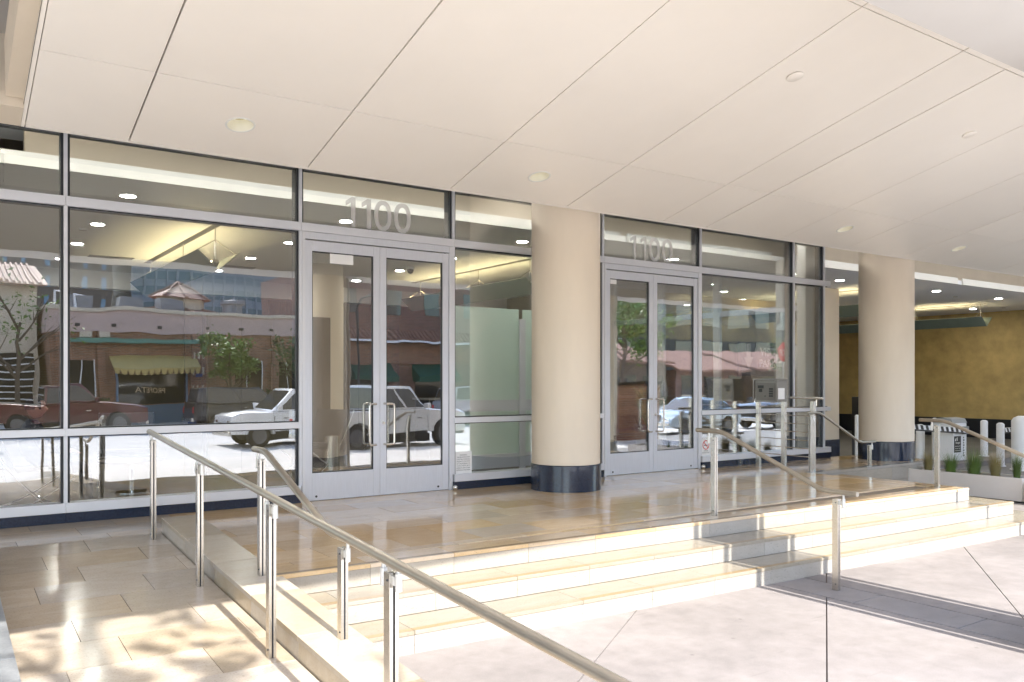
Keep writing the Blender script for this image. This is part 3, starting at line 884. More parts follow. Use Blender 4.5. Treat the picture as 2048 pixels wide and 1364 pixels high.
def stair_rail(label, x, y0, dyl=0.0):
    handrail(label, [(x, y0 + 0.25, 0.925), (x, y0 - 0.10, 0.925), (x, y0 - 1.35, 0.425), (x, y0 - 1.72, 0.425)],
             [(x, y0, 0.0, 0.86, [1]), (x, y0 - 1.5, -0.5, 0.36, [-1])])
handrail('steel stair handrail at the ramp end of the steps, standing on the kerb', [(2.06, -3.36, 0.945), (2.06, -3.62, 0.945), (2.06, -4.85, 0.52), (2.06, -5.28, 0.52)],
         [(2.06, -3.53, -0.01, 0.88, [1]), (2.06, -5.05, -0.11, 0.46, [-1])])
stair_rail('steel stair handrail in the middle of the steps', 7.02, -3.57)
stair_rail('steel stair handrail at the far right end of the steps, by the planter', 11.42, -3.66)
handrail('steel handrail of the side steps in front of the far round column', [(11.62, -1.44, 0.955), (11.93, -1.44, 0.955), (13.07, -1.44, 0.42), (13.52, -1.44, 0.42)],
         [(11.70, -1.44, 0.0, 0.90, [1]), (13.34, -1.44, -0.5, 0.36, [1])], along='x', r=0.02)

# ================================================================== CABLE FENCE + ENTRY PHONE
fence = thing('cable_fence', 'steel guard fence with thin horizontal rods beside the side steps', 'fence', (11.88, -0.25, 0))
for y, h in ((0, 1.12), (-0.53, 1.12), (-1.10, 1.14)):
    MB().box(-0.03, 0.03, y - 0.035, y + 0.035, 0, h).build('post', steel, fence, bevel=0.002)
for i in range(7):
    z = 0.22 + i * 0.135
    MB().tube([(0, 0.0, z), (0, -1.10, z)], 0.008, 8).build('rod', steel, fence, smooth=True)
MB().tube([(-0.02, -0.68, 1.19), (-0.02, -1.30, 1.19)], 0.02, 14).build('top_rail', steel, fence, smooth=True)
MB().cyl(-0.02, -1.18, 1.06, 1.18, 0.01, 10).build('rail_stem', steel, fence)
ph = thing('entry_phone', 'stainless steel intercom box with keypad on the fence posts', 'intercom', (11.80, -0.70, 1.11))
ph_m = mat('intercom_steel', (0.24, 0.22, 0.20), 0.35, metal=0.9)
MB().box(0.0, 0.27, 0.0, 0.46, 0.0, 0.37).build('housing', ph_m, ph, bevel=0.006)
MB().box(-0.035, 0.27, -0.02, 0.48, 0.372, 0.40).build('hood', ph_m, ph, bevel=0.004)
MB().box(-0.03, -0.001, 0.462, 0.48, 0.0, 0.371).build('side_hood', ph_m, ph)
fp = MB().box(-0.008, -0.0005, 0.03, 0.43, 0.03, 0.33).build('face_plate', mat('face_plate_steel', (0.17, 0.155, 0.14), 0.4, metal=0.8), ph, bevel=0.002)
MB().box(-0.013, -0.0085, 0.27, 0.39, 0.235, 0.285).build('screen', black_p, fp)
MB().box(-0.013, -0.0085, 0.30, 0.37, 0.17, 0.225).build('camera_window', black_p, fp)
for r_ in range(4):
    for c_ in range(3):
        MB().box(-0.014, -0.0085, 0.075 + c_ * 0.028, 0.097 + c_ * 0.028, 0.09 + r_ * 0.04, 0.118 + r_ * 0.04).build('key', black_p, fp)
MB().tube([(-0.012, 0.235, 0.10), (-0.0085, 0.235, 0.10)], 0.012, 12).build('button', black_p, fp)
MB().box(0.03, 0.2, -0.006, -0.0005, 0.05, 0.24).build('side_plate', paper, ph)

# ================================================================== CEILINGS AND LOBBY
ZC = 3.88
struct(MB().box(-12, RX - 0.2, 1.0, 13, ZC, ZC + 0.10).build('lobby_ceiling', ceil_paint))
struct(MB().box(RX - 0.19, 30.6, 1.0, 14, ZC + 0.001, ZC + 0.101).build('driveway_ceiling', mat('cool_ceiling_paint', (0.80, 0.82, 0.86), 0.6)))
struct(MB().box(-12, 33, 0.16, 2.2, 4.45, 4.55).build('upper_ceiling', ceil_paint))
struct(MB().box(0.9, 30.6, 1.35, 1.5, ZC + 0.102, 4.449).build('bulkhead', plaster))
# white ceiling fascia in segments
for a, b in ((-6.0, 9.75), (9.93, 13.80), (14.5, 20.95), (21.2, 30.6)):
    struct(MB().box(a, b, 0.96, 0.999, ZC - 0.005, ZC + 0.15).build('fascia', white_paint))
struct(MB().box(-12, RX - 0.1, 0.141, 13, -0.6, 0.0).build('lobby_floor', mat('lobby_floor_stone', (0.20, 0.185, 0.165), 0.2, noise=0.15, nscale=2)))
struct(MB().box(-12, RX + 0.3, 12.0, 12.2, 0, ZC).build('lobby_wall', olive))
struct(MB().box(-12.2, -12, 0.15, 12, 0, 4.45).build('lobby_wall', plaster))
struct(MB().box(RX - 0.1, RX + 0.3, 6.1, 12, -0.5, ZC).build('lobby_wall', plaster))
# dark timber wall of upright boards at the back of the lobby
tw = thing('timber_wall', 'dark brown panelled lobby wall seen through the nearer door', 'wall')
for i in range(14):
    x = 4.4 + i * 0.36
    MB().box(x + 0.004, x + 0.356, 8.6, 8.66, 0.0, 3.3).build('panel', wood, tw)
lp = thing('veneer_partition', 'olive veneer partition with dark wood end inside the lobby behind the left glass', 'partition', (3.82, 4.6, 0))
for i in range(3):
    MB().box(i * 0.56 + 0.002, i * 0.56 + 0.558, 0, 0.1, 0.0, 2.58).build('veneer_panel', olive, lp)
for i in range(3):
    MB().box(1.684 + i * 0.16, 1.84 + i * 0.16, -0.02, 0.1, 0.0, 2.62).build('wood_panel', wood, lp)
cl = thing('cove_light', 'lit cove along the lobby ceiling edge above the glass', 'cove light', (0, 0.30, 4.30))
MB().box(-6, 13.9, -0.03, 0.03, 0.0, 0.03).build('housing', white_paint, cl)
MB().box(-6, 13.9, -0.025, 0.025, -0.012, -0.002).build('lamp_strip', lamp_cove, cl)
cl = thing('cove_light', 'lit cove along the driveway ceiling edge', 'cove light', (0, 0.30, 4.30))
MB().box(14.6, 30.5, -0.03, 0.03, 0.0, 0.03).build('housing', white_paint, cl)
MB().box(14.6, 30.5, -0.025, 0.025, -0.012, -0.002).build('lamp_strip', lamp_cove2, cl)
# interior ceiling steps: lowered bands
struct(MB().box(-12, RX - 0.2, 10.4, 10.7, 3.5, ZC - 0.001).build('ceiling_beam', ceil_paint))
# frosted glass partition
fg = thing('frosted_partition', 'frosted green glass screen with grey metal frame inside the lobby', 'partition', (0, 0, 0))
FY = 1.6
for x0, x1 in ((6.72, 8.06), (8.14, 9.9)):
    MB().box(x0, x1, FY - 0.006, FY + 0.006, 0.28, 2.66).build('frosted_pane', frost, fg)
    MB().box(x0, x1, FY - 0.03, FY - 0.008, 0.98, 1.16).build('rail', alu, fg)
    MB().box(x0, x1, FY - 0.03, FY + 0.03, 0.05, 0.275).build('bottom_rail', alu, fg)
MB().box(8.045, 8.165, FY - 0.055, FY - 0.031, 0.0, 2.5).build('frame_post', alu, fg)
# lobby columns
for x, y, lb in ((6.78, 6.9, 'round column standing inside the lobby behind the nearer door'), (-0.5, 6.9, 'round column inside the lobby at the far end')):
    column((x, y, 0), ZC, lb, r=0.42, base_h=0.2, group='round columns inside the lobby')
# recessed air vents
for x in (0.6, 2.9, 5.3):
    v = thing('ceiling_vent', 'slotted air vent in the lobby ceiling, %s' % {0.6: 'left of the first pendant light', 2.9: 'beside the first pendant light', 5.3: 'above the nearer door'}[x], 'vent', (x, 7.9, ZC), 0, 'slotted ceiling vents')
    for k in range(4):
        MB().box(-0.4, 0.4, k * 0.09, k * 0.09 + 0.035, -0.006, -0.001).build('slot', gasket, v)
# lobby lounge chairs with crossed chrome legs
def lounge_chair(loc, rz_, label):
    t = thing('lounge_chair', label, 'chair', loc, rz_, 'black lounge chairs in the lobby')
    def slab_(name, p0, p1, th, w2):
        a, b = Vector(p0), Vector(p1); d = (b - a).normalized(); nrm = Vector((-d.z, 0, d.x))
        m = MB(); q = [a, b, b + nrm * th, a + nrm * th]
        m.add([(p.x, -w2, p.z) for p in q] + [(p.x, w2, p.z) for p in q], [(0, 1, 2, 3), (7, 6, 5, 4), (0, 4, 5, 1), (1, 5, 6, 2), (2, 6, 7, 3), (3, 7, 4, 0)])
        m.build(name, leather, t, bevel=0.03, smooth=True)
    slab_('seat', (-0.28, 0, 0.36), (0.36, 0, 0.43), 0.10, 0.37)
    slab_('backrest', (-0.48, 0, 0.98), (-0.26, 0, 0.42), 0.10, 0.37)
    for s in (-1, 1):
        curve1 = [(-0.52 + 0.9 * u, s * 0.36, 1.0 - 1.0 * (1 - (1 - u) ** 1.9)) for u in [k / 10 for k in range(11)]]
        curve2 = [(0.40 - 0.85 * u, s * 0.36, 0.40 * (1 - u) ** 1.6) for u in [k / 10 for k in range(11)]]
        MB().tube(curve1, 0.013, 8).build('leg', chrome, t, smooth=True)
        MB().tube(curve2, 0.013, 8).build('leg', chrome, t, smooth=True)
    return t
lounge_chair((5.05, 3.0, 0), R(200), 'black lounge chair with crossed chrome legs behind the nearer door')
lounge_chair((0.95, 1.05, 0), R(0), 'black lounge chair with the seated person behind the left glass')
lounge_chair((-0.2, 1.2, 0), R(10), 'empty black lounge chair at the far left behind the glass')
o = MB().lathe([(0.0, 0.0), (0.125, 0.0), (0.125, 0.60), (0.115, 0.60), (0.115, 0.57), (0.0, 0.57)], n=28).build('steel_bin', steel, smooth=True, loc=(5.22, 2.7, 0))
tag(o, 'round brushed steel bin beside the lounge chair behind the nearer door', 'bin')
# dome camera
dc = thing('security_camera', 'white dome security camera on the lobby ceiling behind the nearer door', 'camera', (8.31, 5.9, ZC))
MB().lathe([(0.0, -0.001), (0.09, -0.001), (0.09, -0.05), (0.075, -0.06), (0.0, -0.06)], n=20).build('housing', white_paint, dc, smooth=True)
MB().lathe([(0.07, -0.061), (0.066, -0.10), (0.045, -0.14), (0.0, -0.155)], n=20).build('dome', dark_gl, dc, smooth=True)

# ------------------------------------------------ pendant uplights: V troughs of green glass on rods
def pendant(x, y0, y1, label, hang):
    t = thing('pendant_light', label, 'pendant light', (x, y0, ZC), 0, 'glass trough pendant lights')
    L = y1 - y0
    hw, zt, zb = 0.32, -0.42, -0.70
    for s in (-1, 1):
        m = MB(); th = 0.012
        p = [(s * 0.02, 0, zb), (s * hw, 0, zt), (s * hw - s * 0.009, 0, zt + 0.009), (s * 0.02 - s * 0.009, 0, zb + 0.009)]
        q = [(a, L, c) for a, b, c in p]
        m.add(p + q, [(0, 1, 2, 3), (7, 6, 5, 4), (0, 4, 5, 1), (1, 5, 6, 2), (2, 6, 7, 3), (3, 7, 4, 0)])
        m.build('glass_plate', glass_g, t)
    MB().box(-0.06, 0.06, 0, L, -0.004, 0.0).build('ceiling_channel', gasket, t)
    MB().tube([(0, 0.3, zb + 0.16), (0, L - 0.3, zb + 0.16)], 0.022, 8).build('lamp_tube', lamp_tube, t)
    MB().box(-0.05, 0.05, 0.25, L - 0.25, zb + 0.075, zb + 0.13).build('lamp_tray', steel, t)
    for h in hang:
        m = MB(); yy = h - y0
        m.tube([(0, yy, -0.004), (0, yy, zb + 0.1)], 0.01, 8)
        for s in (-1, 1):
            m.tube([(0, yy, -0.22), (s * (hw - 0.01), yy, zt + 0.005)], 0.006, 6)
        hg = m.build('hanger', steel, t)
        MB().lathe([(0.0, zb + 0.06), (0.045, zb + 0.09), (0.06, zb + 0.13), (0.045, zb + 0.17), (0, zb + 0.19)], 0, yy, 12).build('hub', steel, hg, smooth=True)
    return t
pendant(3.64, 3.3, 8.5, 'green glass trough pendant light behind the left glass wall', (3.5, 5.5, 8.1))
pendant(9.75, 3.3, 8.5, 'green glass trough pendant light above the frosted partition', (3.6, 5.5, 8.1))
pendant(20.2, 2.6, 8.4, 'green glass trough pendant light over the driveway lane by the glass corner', (2.8, 4.8, 8.0))
pendant(27.05, 3.2, 9.6, 'green glass trough pendant light near the ochre driveway wall', (3.4, 5.5, 8.6))

# ------------------------------------------------ recessed downlights
def downlight(loc, r, label, rot=(0, 0, 0), lampm=lamp_in, group='recessed downlights', shallow=True):
    t = thing('downlight', label, 'downlight', loc, 0, group, rot)
    MB().lathe([(r, -0.0005), (r + 0.016, -0.001), (r + 0.018, -0.005), (r - 0.004, -0.006), (r, -0.0005)], n=28).build('trim_ring', white_paint, t, smooth=True)
    MB().lathe([(0.0, -0.003), (r - 0.004, -0.003)], n=28).build('lamp', lampm, t)
    return t
k = 0
names_x = {2.12: 'first row', 5.16: 'second row', 8.42: 'third row', 12.1: 'fourth row'}
for x in (2.12, 5.16, 8.42, 12.1):
    for j, y in enumerate((2.0, 4.4, 6.6, 8.85)):
        if x == 12.1 and j > 1: continue
        downlight((x, y, ZC), 0.10, 'round lit downlight in the lobby ceiling, %s from the left, %s from the glass' % (names_x[x], ('nearest', 'second', 'third', 'last')[j]))
for i, (x, y) in enumerate(((22.15, 2.15), (25.65, 2.2), (28.6, 4.4), (17.9, 2.2), (24.0, 9.2), (17.6, 5.5), (20.3, 5.5), (22.6, 5.5))):  # the last three are extra lamps, added to brighten the parking sign
    downlight((x, y, ZC), 0.10, 'round lit downlight in the driveway ceiling, ' + ('between the column and the ochre wall', 'near the ceiling edge on the right', 'next to the ochre wall', 'near the glass corner', 'deep inside the driveway', 'added to brighten the parking sign on the glass side', 'added to brighten the middle of the parking sign', 'added to brighten the far end of the parking sign')[i])
# cans in the sloping canopy: real recessed cups
can_in = mat('cream_reflector', (0.85, 0.83, 0.74), 0.3)
def can(x, y, label, r=0.122):
    x, y = x * KS, -9.82 + (y + 9.82) * KS
    t = tag(empty('downlight', None, (x, y, ZE - 0.25 * (y - YE)), (-SLP, 0, 0)), label, 'downlight', 'recessed downlights of the canopy')
    MB().lathe([(r - 0.004, 0.0), (r - 0.003, -0.007), (r + 0.006, -0.008), (r + 0.014, -0.006), (r + 0.015, -0.001)], n=40).build('trim_ring', white_paint, t, smooth=True)
    MB().lathe([(r - 0.004, 0.001), (r - 0.008, 0.06), (r - 0.02, 0.11)], n=40).build('reflector_cup', can_in, t, smooth=True)
    MB().lathe([(r - 0.021, 0.108), (0.0, 0.112)], n=40).build('lamp', lamp_warm, t, smooth=True)
can(2.76, -0.69, 'large round downlight in the canopy above the left glass bay')
can(6.79, -0.69, 'round downlight in the canopy in front of the round column')
can(13.73, -0.71, 'round downlight in the canopy above the glass corner')
can(17.73, -0.72, 'round downlight in the canopy above the driveway')
for x, y, lb in ((8.22, -3.72, 'small flat cream cover disc in the canopy, nearer one'), (12.19, -3.71, 'small flat cream cover disc in the canopy, farther one')):
    o = MB().lathe([(0.0, -0.018), (0.080, -0.018), (0.084, -0.015), (0.080, -0.004)], n=28).build('cover_disc', soffit, smooth=True)
    x, y = x * KS, -9.82 + (y + 9.82) * KS
    o.location = (x, y, ZE - 0.25 * (y - YE)); o.rotation_euler = (-SLP, 0, 0)
    tag(o, lb, 'ceiling disc', 'cover discs in the canopy')
for i, (x, y) in enumerate(((2.12, 2.5), (2.0, 5.0), (5.4, 3.2), (12.0, 2.6), (24.0, 2.6), (29.0, 3.6))):
    o = MB().lathe([(0.0, -0.02), (0.06, -0.02), (0.065, -0.001)], n=18).build('sprinkler_cap', grey_paint, smooth=True, loc=(x, y, ZC))
    tag(o, 'small grey sprinkler cap in the ceiling ' + ('beside the first downlight', 'between the first row downlights', 'over the nearer door', 'over the farther door', 'of the driveway by the column', 'of the driveway by the ochre wall')[i], 'sprinkler', 'ceiling sprinkler caps')

# ================================================================== DRIVEWAY
wl = struct(empty('driveway_wall'))
MB().box(30.4, 30.7, -3.0, 14, 0.145, ZC - 0.002).build('ochre_plaster', ochre, wl)
MB().box(30.37, 30.7, -3.0, 14, -0.6, 0.143).build('dark_base', dark_base, wl)
struct(MB().box(13.9, 30.6, 14.0, 14.2, -0.6, ZC).build('driveway_back_wall', ochre))
struct(MB().box(30.72, 45, -3, 0.3, -0.6, 6).build('street_wall', plaster))
# header with parking sign
hd = thing('parking_header', 'ochre panelled header over the parking lanes', 'header', (14.4, 6.5, 0))
for i in range(9):
    MB().box(i * 1.08 + 0.003, i * 1.08 + 1.074, 0, 0.12, 2.62, ZC - 0.003).build('panel', ochre_lt, hd)
ps = thing('parking_sign', 'dark hanging sign reading VISITOR PARKING with white down arrows', 'sign', (19.3, 6.42, 1.62))
MB().box(0.0, 4.0, 0, 0.06, 0.0, 0.995).build('sign_panel', mat('sign_charcoal', (0.035, 0.035, 0.038), 0.5), ps)
for s_, z_, w_ in (('VISITOR', 0.72, 1.25), ('PARKING', 0.38, 1.30)):
    link('lettering', fit(text_mesh(s_, 0.3, 0.002, bold=0.006), w_, 0.23), chalk, ps, loc=(1.55, -0.006, z_), rot=FACE_S)
for ax in (0.42, 2.62):
    MB().box(ax - 0.3, ax + 0.3, -0.008, -0.002, 0.05, 0.95).build('arrow_panel', mat('sign_grey', (0.16, 0.16, 0.17), 0.5), ps)
    MB().prism([(ax - 0.09, 0.95), (ax - 0.09, 0.55), (ax - 0.22, 0.55), (ax, 0.2), (ax + 0.22, 0.55), (ax + 0.09, 0.55), (ax + 0.09, 0.95)], 'y', -0.014, -0.009).build('arrow', chalk, ps)
pier = thing('square_pier', 'square beige pier with dark base just past the glass corner', 'pier', (19.15, 3.3, -0.55))
MB().box(-0.42, 0.36, 0, 0.7, 0.502, 4.42).build('shaft', plaster, pier)
MB().box(-0.432, 0.372, -0.012, 0.712, 0.0, 0.5).build('base', granite, pier)
# kerb island
struct(MB().box(15.5, 29.5, 0.0, 0.9, -0.52, -0.40).build('island_kerb', concrete))
def bollard(x, y, h, r, label, z=-0.52):
    o = MB().lathe([(0.0, 0.0), (r + 0.03, 0.0), (r + 0.03, 0.02), (r, 0.022), (r, h - r * 0.5), (r * 0.8, h - r * 0.2), (r * 0.4, h), (0, h)], n=20).build('bollard', bolt_white, smooth=True, loc=(x, y, z))
    tag(o, label, 'bollard', 'white driveway bollards')
    return o
bollard(19.0, 2.45, 1.15, 0.055, 'slim white bollard beside the square pier')
bollard(19.75, 1.25, 0.94, 0.10, 'white bollard left of the gate cabinet', -0.52)
bollard(20.6, 1.35, 1.07, 0.07, 'taller white post behind the gate cabinet')
bollard(21.55, 0.62, 0.9, 0.085, 'white bollard behind the planter, first right of the gate cabinet', -0.40)
bollard(20.3, -0.35, 1.01, 0.085, 'white bollard behind the planter, second right of the gate cabinet', -0.5)
bollard(19.8, -1.05, 1.2, 0.22, 'thick white bollard at the right edge behind the planter', -0.5)
def stripes(parent, x0, x1, z, y, h=0.13, n=12):
    MB().box(x0, x1, y - 0.03, y + 0.03, z, z + h).build('arm_bar', bolt_white, parent)
    MB().box(x0, x1, y - 0.034, y + 0.034, z - 0.035, z - 0.001).build('arm_edge', black_p, parent)
    w_ = (x1 - x0) / n
    for i in range(n):
        a = x0 + i * w_
        MB().prism([(a, z + 0.001), (a + w_ * 0.5, z + 0.001), (a + w_ * 0.5 - 0.05, z + h - 0.001), (a - 0.05, z + h - 0.001)] if i else [(a, z + 0.001), (a + w_ * 0.5, z + 0.001), (a + w_ * 0.5 - 0.05, z + h - 0.001), (a, z + h - 0.001)], 'y', y - 0.033, y - 0.0305).build('stripe', black_p, parent)
gc = thing('parking_gate', 'white barrier gate cabinet with striped arm and black danger sign', 'barrier gate', (19.95, 0.35, -0.40))
MB().box(-0.38, 0.22, 0.0, 0.5, 0.0, 0.88).build('cabinet', bolt_white, gc, bevel=0.02)
MB().prism([(0.0, 0.882), (0.5, 0.882), (0.45, 0.98), (0.25, 1.01), (0.05, 0.98)], 'x', -0.40, 0.24).build('lid', mat('lid_grey', (0.34, 0.36, 0.37), 0.4), gc)
MB().box(-0.02, 0.24, -0.045, -0.003, 0.62, 0.80).build('arm_hub', mat('hub_grey', (0.16, 0.18, 0.19), 0.4), gc)
arm = empty('gate_arm', gc)
stripes(arm, -2.6, -0.03, 0.66, -0.05, h=0.10)
arm.rotation_euler = (0, R(4), 0)
sg = MB().box(-0.36, -0.06, -0.008, -0.001, 0.20, 0.58).build('danger_sign', black_p, gc)
link('lettering', fit(text_mesh('Danger', 0.08, 0.001), 0.2, 0.06), chalk, sg, loc=(-0.20, -0.0105, 0.42), rot=FACE_S)
for i in range(3):
    link('lettering', fit(text_mesh(('Gate arm may strike', 'Keep clear of gate', 'No pedestrian traffic')[i], 0.03, 0.001), 0.25, 0.026), chalk, sg, loc=(-0.21, -0.0105, 0.345 - i * 0.05), rot=FACE_S)
MB().box(-0.24, -0.22, -0.012, -0.0085, 0.47, 0.55).build('warning_figure', chalk, sg)
MB().prism([(-0.33, 0.47), (-0.29, 0.47), (-0.27, 0.54), (-0.31, 0.52)], 'y', -0.012, -0.0085).build('warning_figure', chalk, sg)
for i in range(8):
    MB().box(0.05, 0.05 + 0.05 - 0.015 * (i % 2), -0.006, -0.001, 0.10 + i * 0.06, 0.135 + i * 0.06).build('side_print', ink, gc)
gc2 = thing('parking_gate', 'striped barrier arm over the second lane behind the bollards', 'barrier gate', (25.6, 0.4, -0.40))
MB().box(-0.25, 0.25, 0.0, 0.5, 0.0, 0.9).build('cabinet', bolt_white, gc2, bevel=0.02)
arm2 = empty('gate_arm', gc2)
stripes(arm2, -3.7, 0.1, 0.60, -0.06, h=0.10, n=22)
kio = thing('pay_station', 'dark exit pay station half hidden behind the far round column', 'pay station', (20.05, 2.9, -0.52))
kio.scale = (0.85, 0.85, 0.85)
MB().box(0.0, 0.62, 0.0, 0.45, 0.0, 0.55).build('plinth', mat('kiosk_grey', (0.10, 0.105, 0.115), 0.5), kio)
bd = MB().box(-0.01, 0.63, -0.012, 0.45, 0.553, 1.85).build('cabinet', black_p, kio, bevel=0.01)
link('lettering', fit(text_mesh('Exit Pay', 0.1, 0.001), 0.42, 0.09), chalk, bd, loc=(0.31, -0.015, 1.76), rot=FACE_S)
MB().box(0.12, 0.5, -0.02, -0.0125, 1.4, 1.66).build('screen', dark_gl, bd)
for i in range(4):
    MB().box(0.06, 0.11, -0.017, -0.0125, 1.15 + i * 0.06, 1.17 + i * 0.06).build('label_strip', chalk, bd)
    MB().box(0.30, 0.40, -0.017, -0.0125, 1.05 + i * 0.08, 1.08 + i * 0.08).build('label_strip', chalk, bd)
MB().box(0.1, 0.42, -0.02, -0.0125, 0.72, 0.86).build('coin_tray', steel, bd)

# planters with grasses
def planter(loc, L, label):
    t = thing('planter', label, 'planter', loc, 0, 'long planter boxes')
    w_, h_, th = 0.48, 0.40, 0.035
    m = MB()
    m.box(0, th, 0, L, 0.03, h_).box(w_ - th, w_, 0, L, 0.03, h_).box(th, w_ - th, 0, th, 0.03, h_).box(th, w_ - th, L - th, L, 0.03, h_)
    m.build('box', planter_m, t)
    MB().box(0.05, w_ - 0.05, 0.05, L - 0.05, 0, 0.028).build('plinth', gasket, t)
    MB().box(th, w_ - th, th, L - th, 0.2, h_ - 0.06).build('soil', soil, t)
    return t
planter((14.42, -3.42, -0.5), 2.12, 'long grey planter box with clumps of grass beside the steps')
planter((14.30, -5.7, -0.5), 2.12, 'second grey planter box just entering at the right edge')
def grass_clump(loc, h, spread, n, seed, m, label):
    rnd = random.Random(seed); mb = MB()
    for i in range(n):
        a = rnd.uniform(0, 2 * math.pi); r0 = rnd.uniform(0, spread * 0.35)
        bx, by = r0 * math.cos(a), r0 * math.sin(a)
        hh = h * rnd.choice((1, 1, 1, 1.25)) * rnd.uniform(0.35, 1.0); lean = spread * rnd.uniform(0.2, 1.0) * hh / h
        px, py = -math.sin(a) * 0.0028, math.cos(a) * 0.0028
        pts = []
        for k in range(4):
            s = k / 3
            pts.append((bx + math.cos(a) * lean * s ** 1.8, by + math.sin(a) * lean * s ** 1.8, hh * s * (1 - 0.12 * s)))
        for k in range(3):
            w0, w1 = 1 - k / 3.2, 1 - (k + 1) / 3.2
            p, q = pts[k], pts[k + 1]
            mb.quad((p[0] - px * w0, p[1] - py * w0, p[2]), (p[0] + px * w0, p[1] + py * w0, p[2]), (q[0] + px * w1, q[1] + py * w1, q[2]), (q[0] - px * w1, q[1] - py * w1, q[2]))
    o = mb.build('ornamental_grass', m, loc=loc)
    tag(o, label, 'grass clump', 'grass clumps in the planter')
for i, (yy, h, sp, m, lb) in enumerate(((-1.75, 0.36, 0.16, grass_m2, 'small brownish grass clump at the far end of the planter'), (-2.15, 0.38, 0.22, grass_m, 'green grass clump second from the far end of the planter'),
                                       (-2.55, 0.50, 0.26, grass_m, 'largest green grass clump in the middle of the planter'), (-2.9, 0.46, 0.20, grass_m2, 'straw tinted grass clump right of the largest one'),
                                       (-3.24, 0.42, 0.13, grass_m, 'narrow upright green grass clump at the near end of the planter'))):
    grass_clump((14.66, yy, -0.17), h + 0.06, sp, 650, 20 + i, m, lb)
for i, yy in enumerate((-4.0, -4.6)):
    grass_clump((14.54, yy, -0.17), 0.3, 0.15, 120, 40 + i, grass_m, 'green grass clump in the second planter, %s one' % ('far', 'near')[i])

